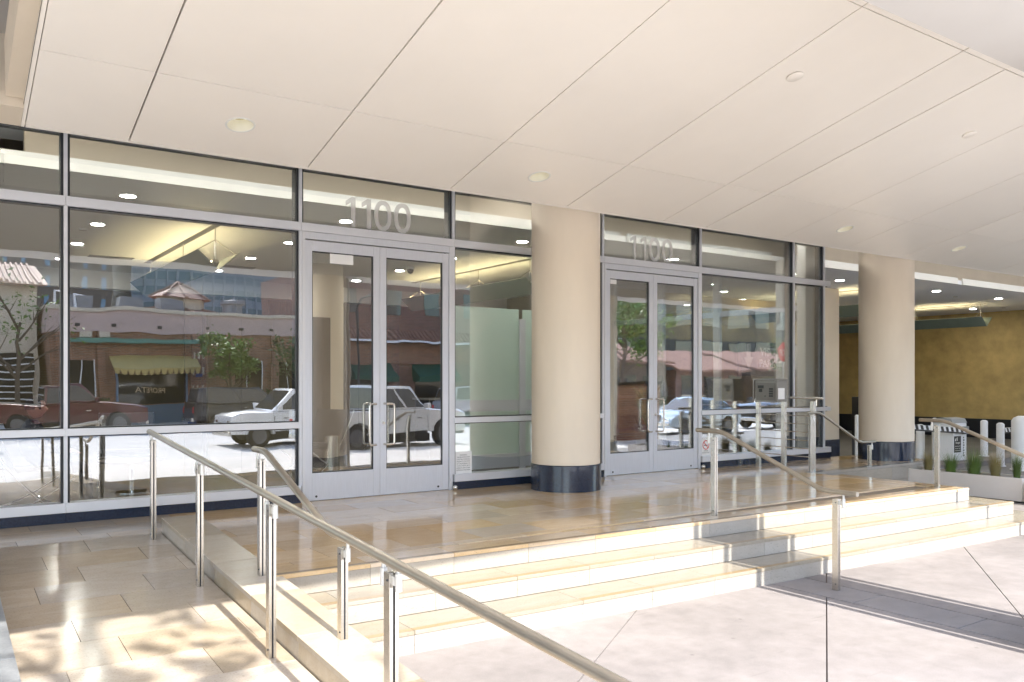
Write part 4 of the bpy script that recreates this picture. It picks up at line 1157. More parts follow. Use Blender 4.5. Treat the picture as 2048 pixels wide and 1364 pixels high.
# ================================================================== PERSON seated behind the left glass
def person_seated(loc):
    skin = mat('skin', (0.42, 0.23, 0.16), 0.5)
    cloth = mat('dark_jacket', (0.03, 0.03, 0.038), 0.85)
    hairm = mat('dark_hair', (0.025, 0.018, 0.014), 0.6)
    t = thing('person', 'seated person in dark jacket facing right behind the left glass', 'person', loc)
    def skinned(name, joints, edges, m, root=0, sub=2):
        me = bpy.data.meshes.new(name)
        me.from_pydata([j[:3] for j in joints], edges, [])
        o = bpy.data.objects.new(name, me); COL.objects.link(o)
        md = o.modifiers.new('skin', 'SKIN'); md.use_smooth_shade = True
        for i, j in enumerate(joints):
            sv = me.skin_vertices[0].data[i]; sv.radius = (j[3], j[3] if len(j) < 5 else j[4]); sv.use_root = (i == root)
        sd = o.modifiers.new('sub', 'SUBSURF'); sd.levels = sub; sd.render_levels = sub
        dg = bpy.context.evaluated_depsgraph_get()
        me2 = bpy.data.meshes.new_from_object(o.evaluated_get(dg))
        bpy.data.objects.remove(o)
        me2.materials.clear(); me2.name = name
        return link(name, me2, m, t, smooth=True)
    J = [(0, 0, 0.50, 0.13, 0.16), (-0.04, 0, 0.66, 0.12, 0.15), (-0.08, 0, 0.84, 0.12, 0.17), (-0.08, 0, 0.98, 0.085, 0.12), (-0.055, 0, 1.05, 0.05),
         (-0.08, 0.17, 0.96, 0.062), (0.02, 0.22, 0.74, 0.05), (0.24, 0.17, 0.70, 0.04),
         (-0.08, -0.17, 0.96, 0.062), (0.02, -0.22, 0.74, 0.05), (0.24, -0.17, 0.70, 0.04),
         (0.12, 0.10, 0.50, 0.09), (0.46, 0.12, 0.50, 0.07), (0.50, 0.12, 0.10, 0.045), (0.62, 0.12, 0.05, 0.04),
         (0.12, -0.10, 0.50, 0.09), (0.46, -0.12, 0.50, 0.07), (0.50, -0.12, 0.10, 0.045), (0.62, -0.12, 0.05, 0.04)]
    E_ = [(0, 1), (1, 2), (2, 3), (3, 4), (3, 5), (5, 6), (6, 7), (3, 8), (8, 9), (9, 10), (0, 11), (11, 12), (12, 13), (13, 14), (0, 15), (15, 16), (16, 17), (17, 18)]
    skinned('body', J, E_, cloth)
    # head: an egg shaped along the face, nose and chin pushed out towards +X
    bm = bmesh.new(); bmesh.ops.create_uvsphere(bm, u_segments=28, v_segments=20, radius=1.0)
    for v in bm.verts:
        x, y_, z = v.co
        fx = 0.098 * (1 if x > 0 else 1.05)
        X, Y, Z = x * fx, y_ * 0.075, z * 0.122
        if z < -0.2: X *= 1 - 0.12 * (-z); Y *= 1 - 0.25 * (-z - 0.2)
        if x > 0.85 and abs(y_) < 0.22 and -0.35 < z < 0.05: X += 0.026 * (1 - abs(z + 0.18) / 0.25)      # nose
        if x > 0.8 and abs(y_) < 0.45 and 0.05 < z < 0.25: X -= 0.008                                       # eye sockets
        if x > 0.75 and abs(y_) < 0.35 and -0.55 < z < -0.42: X += 0.008                                    # lips
        if x > 0.4 and z < -0.75: X += 0.012                                                              # chin
        v.co = (X, Y, Z)
    me = bpy.data.meshes.new('head'); bm.to_mesh(me); bm.free()
    hd_ = link('head', me, skin, t, smooth=True, loc=(-0.03, 0, 1.19))
    for s in (-1, 1):
        MB().lathe([(0.0, -0.008), (0.02, -0.004), (0.026, 0.006), (0.014, 0.012), (0, 0.012)], n=12).build('ear', skin, hd_, smooth=True, loc=(-0.005, s * 0.074, -0.01), rot=(R(90), 0, 0))
        MB().lathe([(0.0, -0.008), (0.009, -0.004), (0.009, 0.004), (0, 0.008)], n=10).build('eye', dark_gl, hd_, smooth=True, loc=(0.079, s * 0.03, 0.016))
    bm = bmesh.new(); bmesh.ops.create_uvsphere(bm, u_segments=24, v_segments=16, radius=1.0)
    dl = [v for v in bm.verts if v.co.z < -0.35 or (v.co.x > 0.55 and v.co.z < 0.55)]
    bmesh.ops.delete(bm, geom=dl, context='VERTS')
    for v in bm.verts: v.co = (v.co.x * 0.108 - 0.012, v.co.y * 0.086, v.co.z * 0.132 + 0.006)
    me = bpy.data.meshes.new('hair'); bm.to_mesh(me); bm.free()
    link('hair', me, hairm, t, smooth=True, loc=(-0.03, 0, 1.19))
    for s in (-1, 1):
        hx, hy, hz_ = 0.24, s * 0.17, 0.70
        skinned('hand', [(hx, hy, hz_, 0.028), (hx + 0.06, hy, hz_ - 0.005, 0.032, 0.018), (hx + 0.09, hy, hz_ - 0.008, 0.03, 0.014)], [(0, 1), (1, 2)], skin, sub=1)
        for q, (oy, l) in enumerate(((-0.03, 0.06), (-0.01, 0.07), (0.01, 0.068), (0.03, 0.052))):
            MB().tube([(hx + 0.085, hy + oy, hz_ - 0.008), (hx + 0.085 + l * 0.6, hy + oy, hz_ - 0.014), (hx + 0.085 + l, hy + oy, hz_ - 0.034)], 0.008, 8, radii=[0.009, 0.008, 0.006]).build('finger', skin, t, smooth=True)
        MB().tube([(hx + 0.03, hy - s * 0.028, hz_), (hx + 0.06, hy - s * 0.055, hz_ - 0.004), (hx + 0.085, hy - s * 0.06, hz_ - 0.018)], 0.009, 8, radii=[0.011, 0.009, 0.007]).build('thumb', skin, t, smooth=True)
person_seated((1.02, 1.05, -0.02))

# ================================================================== STREET (seen mirrored in the glass)
def box_part(parent, name, m, *a, **k):
    return MB().box(*a).build(name, m, parent, **k)
GZ = -0.5
# --- cream stucco building
b1 = thing('stucco_building', 'cream stucco building with tiled eaves across the street', 'building', (-9, -33.5, GZ))
box_part(b1, 'wall', stucco, 0, 13.0, -8, 0, 0, 6.3)
box_part(b1, 'window', dark_gl, 11.4, 12.8, 0.002, 0.06, 1.0, 3.2)
for i in range(7): box_part(b1, 'blind_slat', white_paint, 11.4, 12.8, 0.062, 0.08, 1.15 + i * 0.3, 1.21 + i * 0.3)
def tiled_roof(parent, x0, x1, y0, y1, z0, z1, pitch=0.24):
    """barrel tiles running up the slope from (y1, z0) to (y0, z1)"""
    n = int((x1 - x0) / pitch)
    base = MB(); base.hexa([(x0, y0, z1 - 0.08), (x1, y0, z1 - 0.08), (x1, y1, z0 - 0.08), (x0, y1, z0 - 0.08), (x0, y0, z1), (x1, y0, z1), (x1, y1, z0), (x0, y1, z0)])
    base.build('roof', terracotta, parent)
    m = MB()
    for i in range(n):
        x = x0 + pitch * (i + 0.5)
        m.tube([(x, y1 + 0.08, z0 + 0.03), (x, y0, z1 + 0.03)], pitch * 0.3, 7)
    o = m.build('barrel_tiles', terracotta, parent, smooth=True)
    o['kind'] = 'stuff'
tiled_roof(b1, -0.3, 13.3, -4, 0.6, 6.3, 7.6)
# --- single storey pink and brick restaurant with the green trim
b2 = thing('brick_restaurant', 'low pink stucco and brick restaurant with green trim and canvas awning across the street', 'building', (4.3, -32.0, GZ))
box_part(b2, 'wall', brick_o, 0, 11.5, -10, 0, 0, 4.2)
box_part(b2, 'parapet', pink_st, -0.1, 11.7, -10, 0.12, 4.2, 5.15)
box_part(b2, 'cornice', stucco, -0.15, 11.75, -10, 0.22, 5.151, 5.32)
box_part(b2, 'green_trim', green_tr, 0.8, 7.2, 0.002, 0.5, 3.72, 3.92)
box_part(b2, 'plinth', mat('blue_grey_paint', (0.10, 0.16, 0.22), 0.6), 2.4, 6.0, 0.002, 0.05, 0.0, 0.9)
win = box_part(b2, 'shop_window', dark_gl, 2.8, 5.7, 0.003, 0.07, 0.95, 2.3)
link('shop_lettering', fit(text_mesh('PROFETA', 0.3, 0.004), 1.25, 0.24), mat('gold_lettering', (0.75, 0.55, 0.32), 0.5), b2, loc=(4.15, 0.078, 1.52), rot=(R(90), 0, R(180)))
for x in (2.72, 5.72): box_part(b2, 'window_frame', mat('blue_frame', (0.16, 0.26, 0.38), 0.5), x, x + 0.09, 0.004, 0.12, 0.9, 2.5)
aw = MB(); aw.prism([(0.0, 3.15), (1.15, 2.55), (1.15, 2.5), (0.0, 3.1)], 'x', 2.5, 6.2); aw.build('awning', cream_aw, b2)
for i in range(14): 
    m = MB(); x = 2.5 + i * 3.7 / 14
    m.prism([(x + 0.01, 2.5), (x + 0.255, 2.5), (x + 0.21, 2.31), (x + 0.13, 2.27), (x + 0.05, 2.31)], 'y', 1.13, 1.15); m.build('awning_scallop', cream_aw, b2)
box_part(b2, 'brick_pillar', brick_o, 5.95, 6.8, 0.003, 0.25, 0, 4.19)
for x in (1.2, 2.0): box_part(b2, 'planter_wall', stucco, x, x + 0.5, 0.004, 0.3, 3.95, 4.19)
for i, x in enumerate((0.9, 3.2, 5.0)):
    box_part(b2, 'roof_unit', grey_tw, x, x + 1.1, -3, -2, 5.33, 6.0)
# cupola
bm_ = MB()
cu = empty('cupola', b2, (6.4, -4.0, 5.33))
MB().lathe([(1.15, 0), (1.15, 0.9)], n=8).build('drum', stucco, cu)
MB().lathe([(2.9, -0.02), (1.16, 0.35)], n=8).build('lower_roof', terracotta, cu)
MB().lathe([(1.5, 0.9), (0.0, 1.75)], n=8).build('upper_roof', terracotta, cu)
rb = MB()
for k in range(8):
    a = k * math.pi / 4
    rb.tube([(1.5 * math.cos(a), 1.5 * math.sin(a), 0.93), (0, 0, 1.8)], 0.06, 6); rb.tube([(2.9 * math.cos(a), 2.9 * math.sin(a), 0.0), (1.16 * math.cos(a), 1.16 * math.sin(a), 0.38)], 0.07, 6)
rb.build('hip_tiles', terracotta, cu)
# --- brick building with green awnings
b3 = thing('brick_shop', 'red brick shop with tiled pent roof and dark green awnings across the street', 'building', (17.0, -32.0, GZ))
box_part(b3, 'wall', brick_r, 0, 13, -10, 0, 0, 8.2)
box_part(b3, 'lattice_frieze', brick_o, 0.01, 12.99, 0.002, 0.08, 2.9, 4.0)
box_part(b3, 'gutter', bolt_white, -0.1, 13.1, 0.6, 0.75, 4.05, 4.17)
tiled_roof(b3, 0, 13, 0.0, 0.7, 4.2, 4.75)
for x in (1.2, 5.2, 9.2):
    m = MB(); m.prism([(0.0, 2.9), (1.1, 2.25), (1.1, 1.95), (0.0, 1.95)], 'x', x, x + 2.6); m.build('awning', green_aw, b3)
    box_part(b3, 'shop_window', dark_gl, x + 0.2, x + 2.4, 0.003, 0.05, 0.7, 1.94)
for i in range(5): box_part(b3, 'upper_window', dark_gl, 1.0 + i * 2.5, 1.9 + i * 2.5, 0.003, 0.04, 5.6, 7.0)
# --- tiled cottages further along
for i, (x, wd, h, cl, lb) in enumerate(((33.0, 8.0, 3.2, brown_tw, 'small tiled brown shop across the street, beyond the brick shop'), (42.0, 7.0, 2.7, brick_r, 'low brick shop with red tiled eaves across the street'), (50.0, 9.0, 2.8, brown_tw, 'last low brown shop with red tiled eaves across the street'))):
    c_ = thing('tiled_shop', lb, 'building', (x, -31.0, GZ), 0, 'low tiled shops across the street')
    box_part(c_, 'wall', cl, 0, wd, -8, 0, 0, h)
    tiled_roof(c_, -0.3, wd + 0.3, -5, 0.7, h, h + 1.5)
    for j in range(3):
        box_part(c_, 'window', dark_gl, 0.6 + j * wd / 3, 0.6 + j * wd / 3 + wd / 4.5, 0.002, 0.04, 0.9, 2.3)
    box_part(c_, 'door', mat('dark_door', (0.04, 0.03, 0.025), 0.5), wd * 0.45, wd * 0.45 + 0.9, 0.002, 0.045, 0, 2.2)
# --- towers
def tower(name, label, loc, w_, d_, h_, m, gm, cols, rows, wz, band=False):
    t = thing(name, label, 'building', loc)
    box_part(t, 'wall', m, 0, w_, -d_, 0, 0, h_)
    cw_ = w_ / cols; rh = h_ / rows
    if band:
        for r_ in range(rows):
            box_part(t, 'window_band', gm, 0.2, w_ - 0.2, 0.003, 0.06, r_ * rh + rh * 0.25, r_ * rh + rh * 0.78)
        for c_ in range(1, cols): box_part(t, 'fin', m, c_ * cw_ - 0.12, c_ * cw_ + 0.12, 0.004, 0.2, 0.1, h_ - 0.1)
    else:
        me = MB().box(-cw_ * wz, cw_ * wz, 0.003, 0.07, -rh * 0.28, rh * 0.28).mesh('window'); me.materials.append(gm)
        for r_ in range(rows):
            for c_ in range(cols):
                o = bpy.data.objects.new('window', me); COL.objects.link(o); o.parent = t
                o.location = ((c_ + 0.5) * cw_, 0, (r_ + 0.5) * rh)
    return t
tower('brown_tower', 'tall brown tower with small blue windows behind the restaurant', (2.0, -92, GZ), 14.6, 20, 46, brown_tw, blue_gl, 8, 20, 0.12)
tower('glass_tower', 'grey office tower with banded glass behind the restaurant', (19.2, -95, GZ), 34, 22, 50, grey_tw, mat('slate_glass', (0.05, 0.075, 0.10), 0.1), 26, 26, 0.3, band=True)
tower('stone_block', 'broad stone office block far behind the brick shop', (60.0, -100, GZ), 40, 22, 24, brown_tw, dark_gl, 12, 8, 0.28)
tower('dark_office', 'dark olive office block behind the tiled shops', (30.5, -46, GZ), 60, 10, 13, mat('olive_cladding', (0.05, 0.046, 0.033), 0.7, noise=0.1, nscale=0.5), dark_gl, 16, 4, 0.33)

# --- trees
def tree(name, loc, h, crown_r, n, seed, lm, label, trunk_r=0.14, leaf=0.14, flat=0.8, bare=False, cz=0.68):
    rnd = random.Random(seed)
    t = thing(name, label, 'tree', loc, 0, 'street trees')
    tr = MB()
    pts = [(0, 0, 0)]
    for k in range(1, 6):
        pts.append((rnd.uniform(-.1, .1) * k / 5, rnd.uniform(-.1, .1) * k / 5, h * cz * k / 5))
    tr.tube(pts, trunk_r, 10, radii=[trunk_r * (1.15 - 0.12 * k) for k in range(6)])
    ends = []
    for k in range(9):
        a = k * 2.4 + rnd.uniform(-.4, .4); z0 = h * cz * rnd.uniform(0.45, 1.0)
        ln = crown_r * rnd.uniform(0.6, 1.0)
        p0 = Vector((0, 0, z0)); p1 = Vector((math.cos(a) * ln * 0.5, math.sin(a) * ln * 0.5, z0 + ln * 0.45)); p2 = Vector((math.cos(a) * ln, math.sin(a) * ln, z0 + ln * rnd.uniform(0.5, 1.0)))
        tr.tube([p0, p1, p2], 0.04, 6, radii=[trunk_r * 0.5, trunk_r * 0.3, trunk_r * 0.1]); ends.append(p2)
        for q in range(2):
            a2 = a + rnd.uniform(-0.9, 0.9); l2 = ln * 0.5
            p3 = p1 + Vector((math.cos(a2) * l2, math.sin(a2) * l2, l2 * rnd.uniform(0.2, 1.0)))
            tr.tube([p1, p3], 0.03, 5, radii=[trunk_r * 0.22, trunk_r * 0.06]); ends.append(p3)
    tr.build('trunk', bark, t, smooth=True)
    cr = MB()
    clumps = []
    for k in range(46):
        e = rnd.choice(ends)
        c = Vector((0, 0, h * cz + crown_r * 0.35)) * 0.35 + e * 0.65 + Vector((rnd.gauss(0, 1), rnd.gauss(0, 1), rnd.gauss(0, 0.8))) * crown_r * 0.26
        clumps.append((c, crown_r * rnd.uniform(0.12, 0.3)))
    for i in range(n):
        c, rr = rnd.choice(clumps)
        d = Vector((rnd.gauss(0, 1), rnd.gauss(0, 1), rnd.gauss(0, 1) * flat)); p = c + d * rr * 0.6
        u = Vector((rnd.gauss(0, 1), rnd.gauss(0, 1), rnd.gauss(0, 0.6))).normalized(); v = u.cross(Vector((rnd.gauss(0, 1), rnd.gauss(0, 1), rnd.gauss(0, 1)))).normalized()
        s = leaf * rnd.uniform(0.6, 1.2)
        cr.quad(p - u * s, p + v * s * 0.42, p + u * s, p - v * s * 0.42)
    cr.build('crown', lm, t)
    return t
tree('magnolia_tree', (11.3, -29.2, GZ), 5.0, 1.25, 2600, 2, leaf_b, 'dense round magnolia tree on the far pavement by the restaurant', 0.09, 0.13, cz=0.55)
tree('bare_tree', (3.0, -30.2, GZ), 6.5, 2.6, 260, 5, leaf_b, 'thin almost leafless tree in front of the cream stucco building', 0.10, 0.11)
tree('street_tree', (32.5, -25.9, GZ), 8.0, 2.4, 3600, 8, leaf_b, 'leafy green street tree in front of the tiled shops', 0.14, 0.16, cz=0.6)
tree('street_tree', (50.0, -26.5, GZ), 7.0, 2.2, 2600, 9, leaf_m, 'second leafy street tree far along the street', 0.14, 0.18, cz=0.6)
tree('street_tree', (0.80, -13.0, GZ), 10.6, 1.35, 210, 12, leaf_m, 'tall sparse street tree behind the viewer that dapples the ramp', 0.15, 0.15, cz=0.82)

# --- vehicles
rim_m = mat('alloy_rim', (0.16, 0.16, 0.165), 0.35, metal=0.8)
def vehicle(name, label, cat, loc, rz_, paint, kind):
    t = thing(name, label, cat, loc, rz_, 'cars in the street')
    pm = mat('paint_' + name + '_' + '%d' % (abs(hash(label)) % 9999), paint, 0.28, metal=0.15, coat=1.0)
    if kind == 'pickup':
        L, W, prof = 5.6, 1.95, [(-2.8, 0.5), (-2.8, 1.24), (-0.75, 1.24), (1.0, 1.24), (2.45, 1.18), (2.76, 1.08), (2.8, 0.70), (2.78, 0.48)]
        cab = [(-0.95, 1.24), (-0.90, 1.93), (0.45, 1.95), (1.08, 1.24)]
        wx, wr = (-1.75, 1.75), 0.43
    elif kind == 'suv':
        L, W, prof = 4.8, 1.95, [(-2.38, 0.45), (-2.4, 0.9), (-2.32, 1.16), (1.05, 1.16), (2.15, 1.10), (2.36, 1.0), (2.4, 0.6), (2.36, 0.42)]
        cab = [(-2.27, 1.16), (-2.10, 1.80), (0.40, 1.84), (1.10, 1.16)]
        wx, wr = (-1.45, 1.5), 0.37
    else:
        L, W, prof = 4.5, 1.8, [(-2.2, 0.38), (-2.25, 0.7), (-2.15, 0.95), (1.0, 0.93), (1.95, 0.78), (2.2, 0.62), (2.25, 0.4), (2.2, 0.3)]
        cab = [(-1.75, 0.95), (-1.05, 1.42), (0.1, 1.44), (1.0, 0.93)]
        wx, wr = (-1.35, 1.35), 0.32
    # body: the side profile lofted over five stations across the width, with wheel arches cut as steps
    st = [(-W / 2, 0.965, -0.02), (-W / 2 + 0.05, 1.0, 0), (0, 1.0, 0.025), (W / 2 - 0.05, 1.0, 0), (W / 2, 0.965, -0.02)]
    poly = list(prof)
    for wxx in sorted(wx, reverse=True):
        zb = prof[-1][1]
        for q in range(9):
            a = math.pi * q / 8
            poly.append((wxx + math.cos(a) * (wr + 0.06), max(zb, wr + math.sin(a) * (wr + 0.05))))
    m = MB(); n = len(poly)
    for (yy, sc, dz) in st:
        m.v += [(p[0] * sc, yy, p[1] + (dz if p[1] > 0.7 else 0)) for p in poly]
    for s in range(4):
        for i in range(n):
            m.f.append((s * n + i, s * n + (i + 1) % n, (s + 1) * n + (i + 1) % n, (s + 1) * n + i))
    m.f.append(tuple(range(n))); m.f.append(tuple(4 * n + i for i in reversed(range(n))))
    body = m.build('body', pm, t, smooth=True)
    # cabin
    m = MB(); ins = [0.06, 0.20]
    zlo, zhi = cab[0][1], max(c[1] for c in cab)
    def yw(z): return W / 2 - 0.05 - (z - zlo) / (zhi - zlo) * 0.17
    vs = [(p[0], -yw(p[1]), p[1]) for p in cab] + [(p[0], yw(p[1]), p[1]) for p in cab]
    m.add(vs, [(3, 2, 1, 0), (4, 5, 6, 7)] + [(i, (i + 1) % 4, 4 + (i + 1) % 4, 4 + i) for i in range(4)])
    cb = m.build('cabin', pm, t, bevel=0.05, smooth=True)
    def lerp(a, b, s): return (a[0] + (b[0] - a[0]) * s, a[1] + (b[1] - a[1]) * s)
    for s in (-1, 1):
        a0, a1, a2, a3 = cab
        for u0, u1 in ((0.04, 0.48), (0.52, 0.95)):
            q = [lerp(a0, a3, u0), lerp(a0, a3, u1), lerp(a1, a2, min(u1, 0.97)), lerp(a1, a2, max(u0, 0.05))]
            q = [(x, zlo + 0.06 if i < 2 else zhi - 0.09) for i, (x, z) in enumerate(q)]
            mm = MB(); mm.add([(x, s * (yw(z) - 0.02), z) for x, z in q] + [(x, s * (yw(z) + 0.008), z) for x, z in q], [(3, 2, 1, 0), (4, 5, 6, 7)] + [(i, (i + 1) % 4, 4 + (i + 1) % 4, 4 + i) for i in range(4)])
            mm.build('side_window', dark_gl, t)
    for (a, b, nm) in ((cab[3], cab[2], 'windscreen'), (cab[0], cab[1], 'rear_window')):
        sgn = 1 if nm == 'windscreen' else -1
        p, q = lerp(a, b, 0.08), lerp(a, b, 0.88)
        mm = MB(); o_ = 0.012 * sgn
        mm.add([(p[0] + o_, -yw(p[1]) + 0.1, p[1] + 0.012), (p[0] + o_, yw(p[1]) - 0.1, p[1] + 0.012), (q[0] + o_, yw(q[1]) - 0.1, q[1] + 0.012), (q[0] + o_, -yw(q[1]) + 0.1, q[1] + 0.012),
                (p[0] - o_, -yw(p[1]) + 0.1, p[1] - 0.02), (p[0] - o_, yw(p[1]) - 0.1, p[1] - 0.02), (q[0] - o_, yw(q[1]) - 0.1, q[1] - 0.02), (q[0] - o_, -yw(q[1]) + 0.1, q[1] - 0.02)],
               [(0, 1, 2, 3), (7, 6, 5, 4), (0, 4, 5, 1), (1, 5, 6, 2), (2, 6, 7, 3), (3, 7, 4, 0)])
        mm.build(nm, dark_gl, t)
    for wxx in wx:
        for s in (-1, 1):
            wh = empty('wheel', t, (wxx, s * (W / 2 - 0.12), wr), (R(90), 0, 0))
            MB().lathe([(wr * 0.62, -0.11), (wr - 0.03, -0.11), (wr, -0.08), (wr, 0.08), (wr - 0.03, 0.11), (wr * 0.62, 0.11)], n=24).build('tyre', tyre_m, wh, smooth=True)
            MB().lathe([(0.0, -0.10), (0.06, -0.105), (wr * 0.5, -0.085), (wr * 0.62, -0.10), (wr * 0.62, 0.10), (wr * 0.5, 0.085), (0.06, 0.105), (0, 0.10)], n=20).build('rim', rim_m, wh, smooth=True)
    xf = L / 2
    for s in (-1, 1):
        MB().box(xf - 0.16, xf - 0.015, s * (W / 2 - 0.30) - 0.16, s * (W / 2 - 0.30) + 0.16, prof[6][1] + 0.10, prof[6][1] + 0.26).build('headlight', chrome, t, bevel=0.03, smooth=True)
        MB().box(-xf - 0.012, -xf + 0.1, s * (W / 2 - 0.16) - 0.08, s * (W / 2 - 0.16) + 0.08, 0.72, 0.98).build('tail_light', red_ink, t, bevel=0.02)
        MB().box(0.85, 1.0, s * (W / 2 + 0.10) - 0.09, s * (W / 2 + 0.10) + 0.09, zlo + 0.02, zlo + 0.2).build('wing_mirror', pm, t, bevel=0.03, smooth=True)
    MB().box(xf - 0.08, xf + 0.012, -W / 2 + 0.5, W / 2 - 0.5, 0.5, 0.78).build('grille', black_p, t, bevel=0.02)
    for sx in (-1, 1):
        MB().box(sx * xf - 0.06, sx * xf + 0.05, -W / 2 + 0.1, W / 2 - 0.1, 0.36, 0.52).build('bumper', steel, t, bevel=0.03)
    if kind == 'pickup':
        MB().box(-2.7, -1.0, -W / 2 + 0.14, W / 2 - 0.14, 1.21, 1.268).build('bed_cover', black_p, t)
    return t
RZ = -0.62
vehicle('pickup_truck', 'dark red pickup truck parked across the street by the stucco building', 'truck', (4.4, -27.3, RZ), 0, (0.075, 0.006, 0.009), 'pickup')
vehicle('parked_suv', 'black SUV parked across the street in front of the restaurant', 'car', (11.4, -27.2, RZ), R(0), (0.012, 0.012, 0.014), 'suv')
vehicle('parked_suv', 'white SUV in the near lane of the street', 'car', (9.9, -17.0, RZ), R(180), (0.72, 0.74, 0.76), 'suv')
vehicle('pickup_truck', 'white pickup truck passing near the forecourt', 'truck', (11.6, -14.0, RZ), R(-14), (0.74, 0.74, 0.73), 'pickup')
vehicle('parked_car', 'pale blue sedan in the street beyond the bench', 'car', (25.2, -13.9, RZ), R(176), (0.45, 0.55, 0.62), 'sedan')
vehicle('parked_suv', 'black SUV standing in the street beyond the driveway mouth', 'car', (31.5, -14.2, RZ), R(180), (0.012, 0.012, 0.014), 'suv')
vehicle('parked_suv', 'silver SUV parked across the street by the brick shop', 'car', (22.5, -25.0, RZ), 0, (0.4, 0.41, 0.42), 'suv')

# --- forecourt furniture by the driveway
bw_ = thing('brick_wall', 'short orange brick wall with black coping at the edge of the forecourt', 'wall', (17.4, -11.2, GZ))
box_part(bw_, 'wall', brick_o, 0, 3.0, 0, 0.4, 0, 1.85)
box_part(bw_, 'coping', black_p, -0.06, 3.06, -0.06, 0.46, 1.852, 1.95)
bench = thing('slatted_bench', 'dark red slatted metal bench in front of the brick wall', 'bench', (17.3, -9.9, GZ))
for i in range(22):
    x = i * 0.085
    MB().tube([(x, -0.30, 0.86), (x, -0.18, 0.46), (x, -0.10, 0.43), (x, 0.28, 0.44), (x, 0.33, 0.38)], 0.014, 6).build('slat', mat('bench_red', (0.10, 0.02, 0.02), 0.4), bench)
for x in (0.0, 1.785):
    MB().tube([(x, -0.2, 0), (x, -0.15, 0.42), (x, 0.25, 0.42), (x, 0.25, 0)], 0.025, 8).build('leg', gasket, bench)
ss = thing('stop_sign', 'red octagonal stop sign on a steel post by the driveway', 'sign', (26.3, -10.2, GZ))
MB().cyl(0, 0, 0, 3.4, 0.03, 10).build('post', steel, ss)
MB().prism([(0.38 * math.cos(R(22.5 + 45 * k)), 3.05 + 0.38 * math.sin(R(22.5 + 45 * k))) for k in range(8)], 'y', 0.032, 0.038).build('plate', red_ink, ss)
link('lettering', fit(text_mesh('STOP', 0.3, 0.001), 0.55, 0.24), chalk, ss, loc=(0, 0.0405, 3.05), rot=(R(90), 0, R(180)))

# --- more of the far side of the street
for i in range(4):
    box_part(b2, 'pilaster', brick_o, 0.25 + i * 0.0 + (0.0, 1.7, 7.4, 9.6)[i], 0.25 + (0.0, 1.7, 7.4, 9.6)[i] + 0.35, 0.003, 0.14, 0, 4.19)
for x0, x1 in ((0.75, 1.8), (7.9, 9.4), (10.1, 11.3)):
    wd_ = box_part(b2, 'window', dark_gl, x0, x1, 0.003, 0.03, 0.9, 2.9)
    box_part(b2, 'window_frame', white_paint, x0 - 0.05, x0, 0.003, 0.06, 0.85, 2.95); box_part(b2, 'window_frame', white_paint, x1, x1 + 0.05, 0.003, 0.06, 0.85, 2.95)
    box_part(b2, 'window_frame', white_paint, (x0 + x1) / 2 - 0.02, (x0 + x1) / 2 + 0.02, 0.031, 0.05, 0.9, 2.9); box_part(b2, 'window_sill', stucco, x0 - 0.1, x1 + 0.1, 0.003, 0.14, 0.76, 0.848)
for k in range(9):
    box_part(b2, 'brick_lattice', stucco, 6.05 + (k % 3) * 0.22, 6.13 + (k % 3) * 0.22, 0.252, 0.262, 1.4 + (k // 3) * 0.8, 1.75 + (k // 3) * 0.8)
for x in (1.0, 2.6, 4.4, 6.6, 8.2, 9.8): box_part(b2, 'parapet_scupper', gasket, x, x + 0.18, 0.121, 0.16, 4.45, 4.58)
MB().tube([(0.4, -2.0, 5.33), (0.4, -2.0, 6.1), (0.75, -2.0, 6.1), (0.75, -2.0, 5.33)], 0.06, 8).build('roof_duct', bolt_white, b2)
MB().tube([(1.3, -2.0, 5.33), (1.3, -2.0, 6.0), (1.7, -2.0, 6.0), (1.7, -2.0, 5.33)], 0.06, 8).build('roof_duct', bolt_white, b2)
MB().lathe([(0.45, 5.33), (0.45, 5.9), (0.6, 5.95), (0.6, 6.1), (0.0, 6.2)], 8.6, -2.2, 14).build('roof_fan', grey_tw, b2)
box_part(b2, 'house_plate', mat('plate_blue', (0.05, 0.1, 0.3), 0.5), 6.2, 6.5, 0.253, 0.27, 2.1, 2.25)
def hedge(x0, x1, y, h, seed, label):
    rnd = random.Random(seed); mb = MB()
    for i in range(1500):
        p = Vector((rnd.uniform(x0, x1), y + rnd.gauss(0, 0.16), rnd.uniform(0.3, h) + rnd.gauss(0, 0.06)))
        u = Vector((rnd.gauss(0, 1), rnd.gauss(0, 1), rnd.gauss(0, 1))).normalized(); v = u.orthogonal().normalized(); q = rnd.uniform(0.05, 0.10)
        mb.quad(p - u * q, p + v * q * 0.5, p + u * q, p - v * q * 0.5)
    t = thing('hedge', label, 'hedge', (0, 0, GZ), 0, 'hedges across the street')
    mb.build('foliage', leaf_m, t)['kind'] = 'stuff'
    box_part(t, 'trough', planter_m, x0 - 0.05, x1 + 0.05, y - 0.28, y + 0.28, 0, 0.42)
hedge(12.4, 15.6, -31.3, 1.5, 3, 'clipped hedge in a trough in front of the restaurant')
hedge(5.0, 6.6, -31.3, 1.1, 4, 'small hedge in a trough beside the shop window')
hedge(33.5, 40.0, -30.2, 1.0, 6, 'low hedge in front of the first tiled shop')
tree('street_tree', (14.6, -29.0, GZ), 5.2, 1.5, 900, 31, leaf_m, 'slim branching tree between the restaurant and the brick shop', 0.07, 0.12, cz=0.6)
tree('street_tree', (27.5, -28.6, GZ), 7.5, 2.2, 2600, 33, leaf_m, 'leafy tree in front of the brick shop', 0.13, 0.15, cz=0.6)
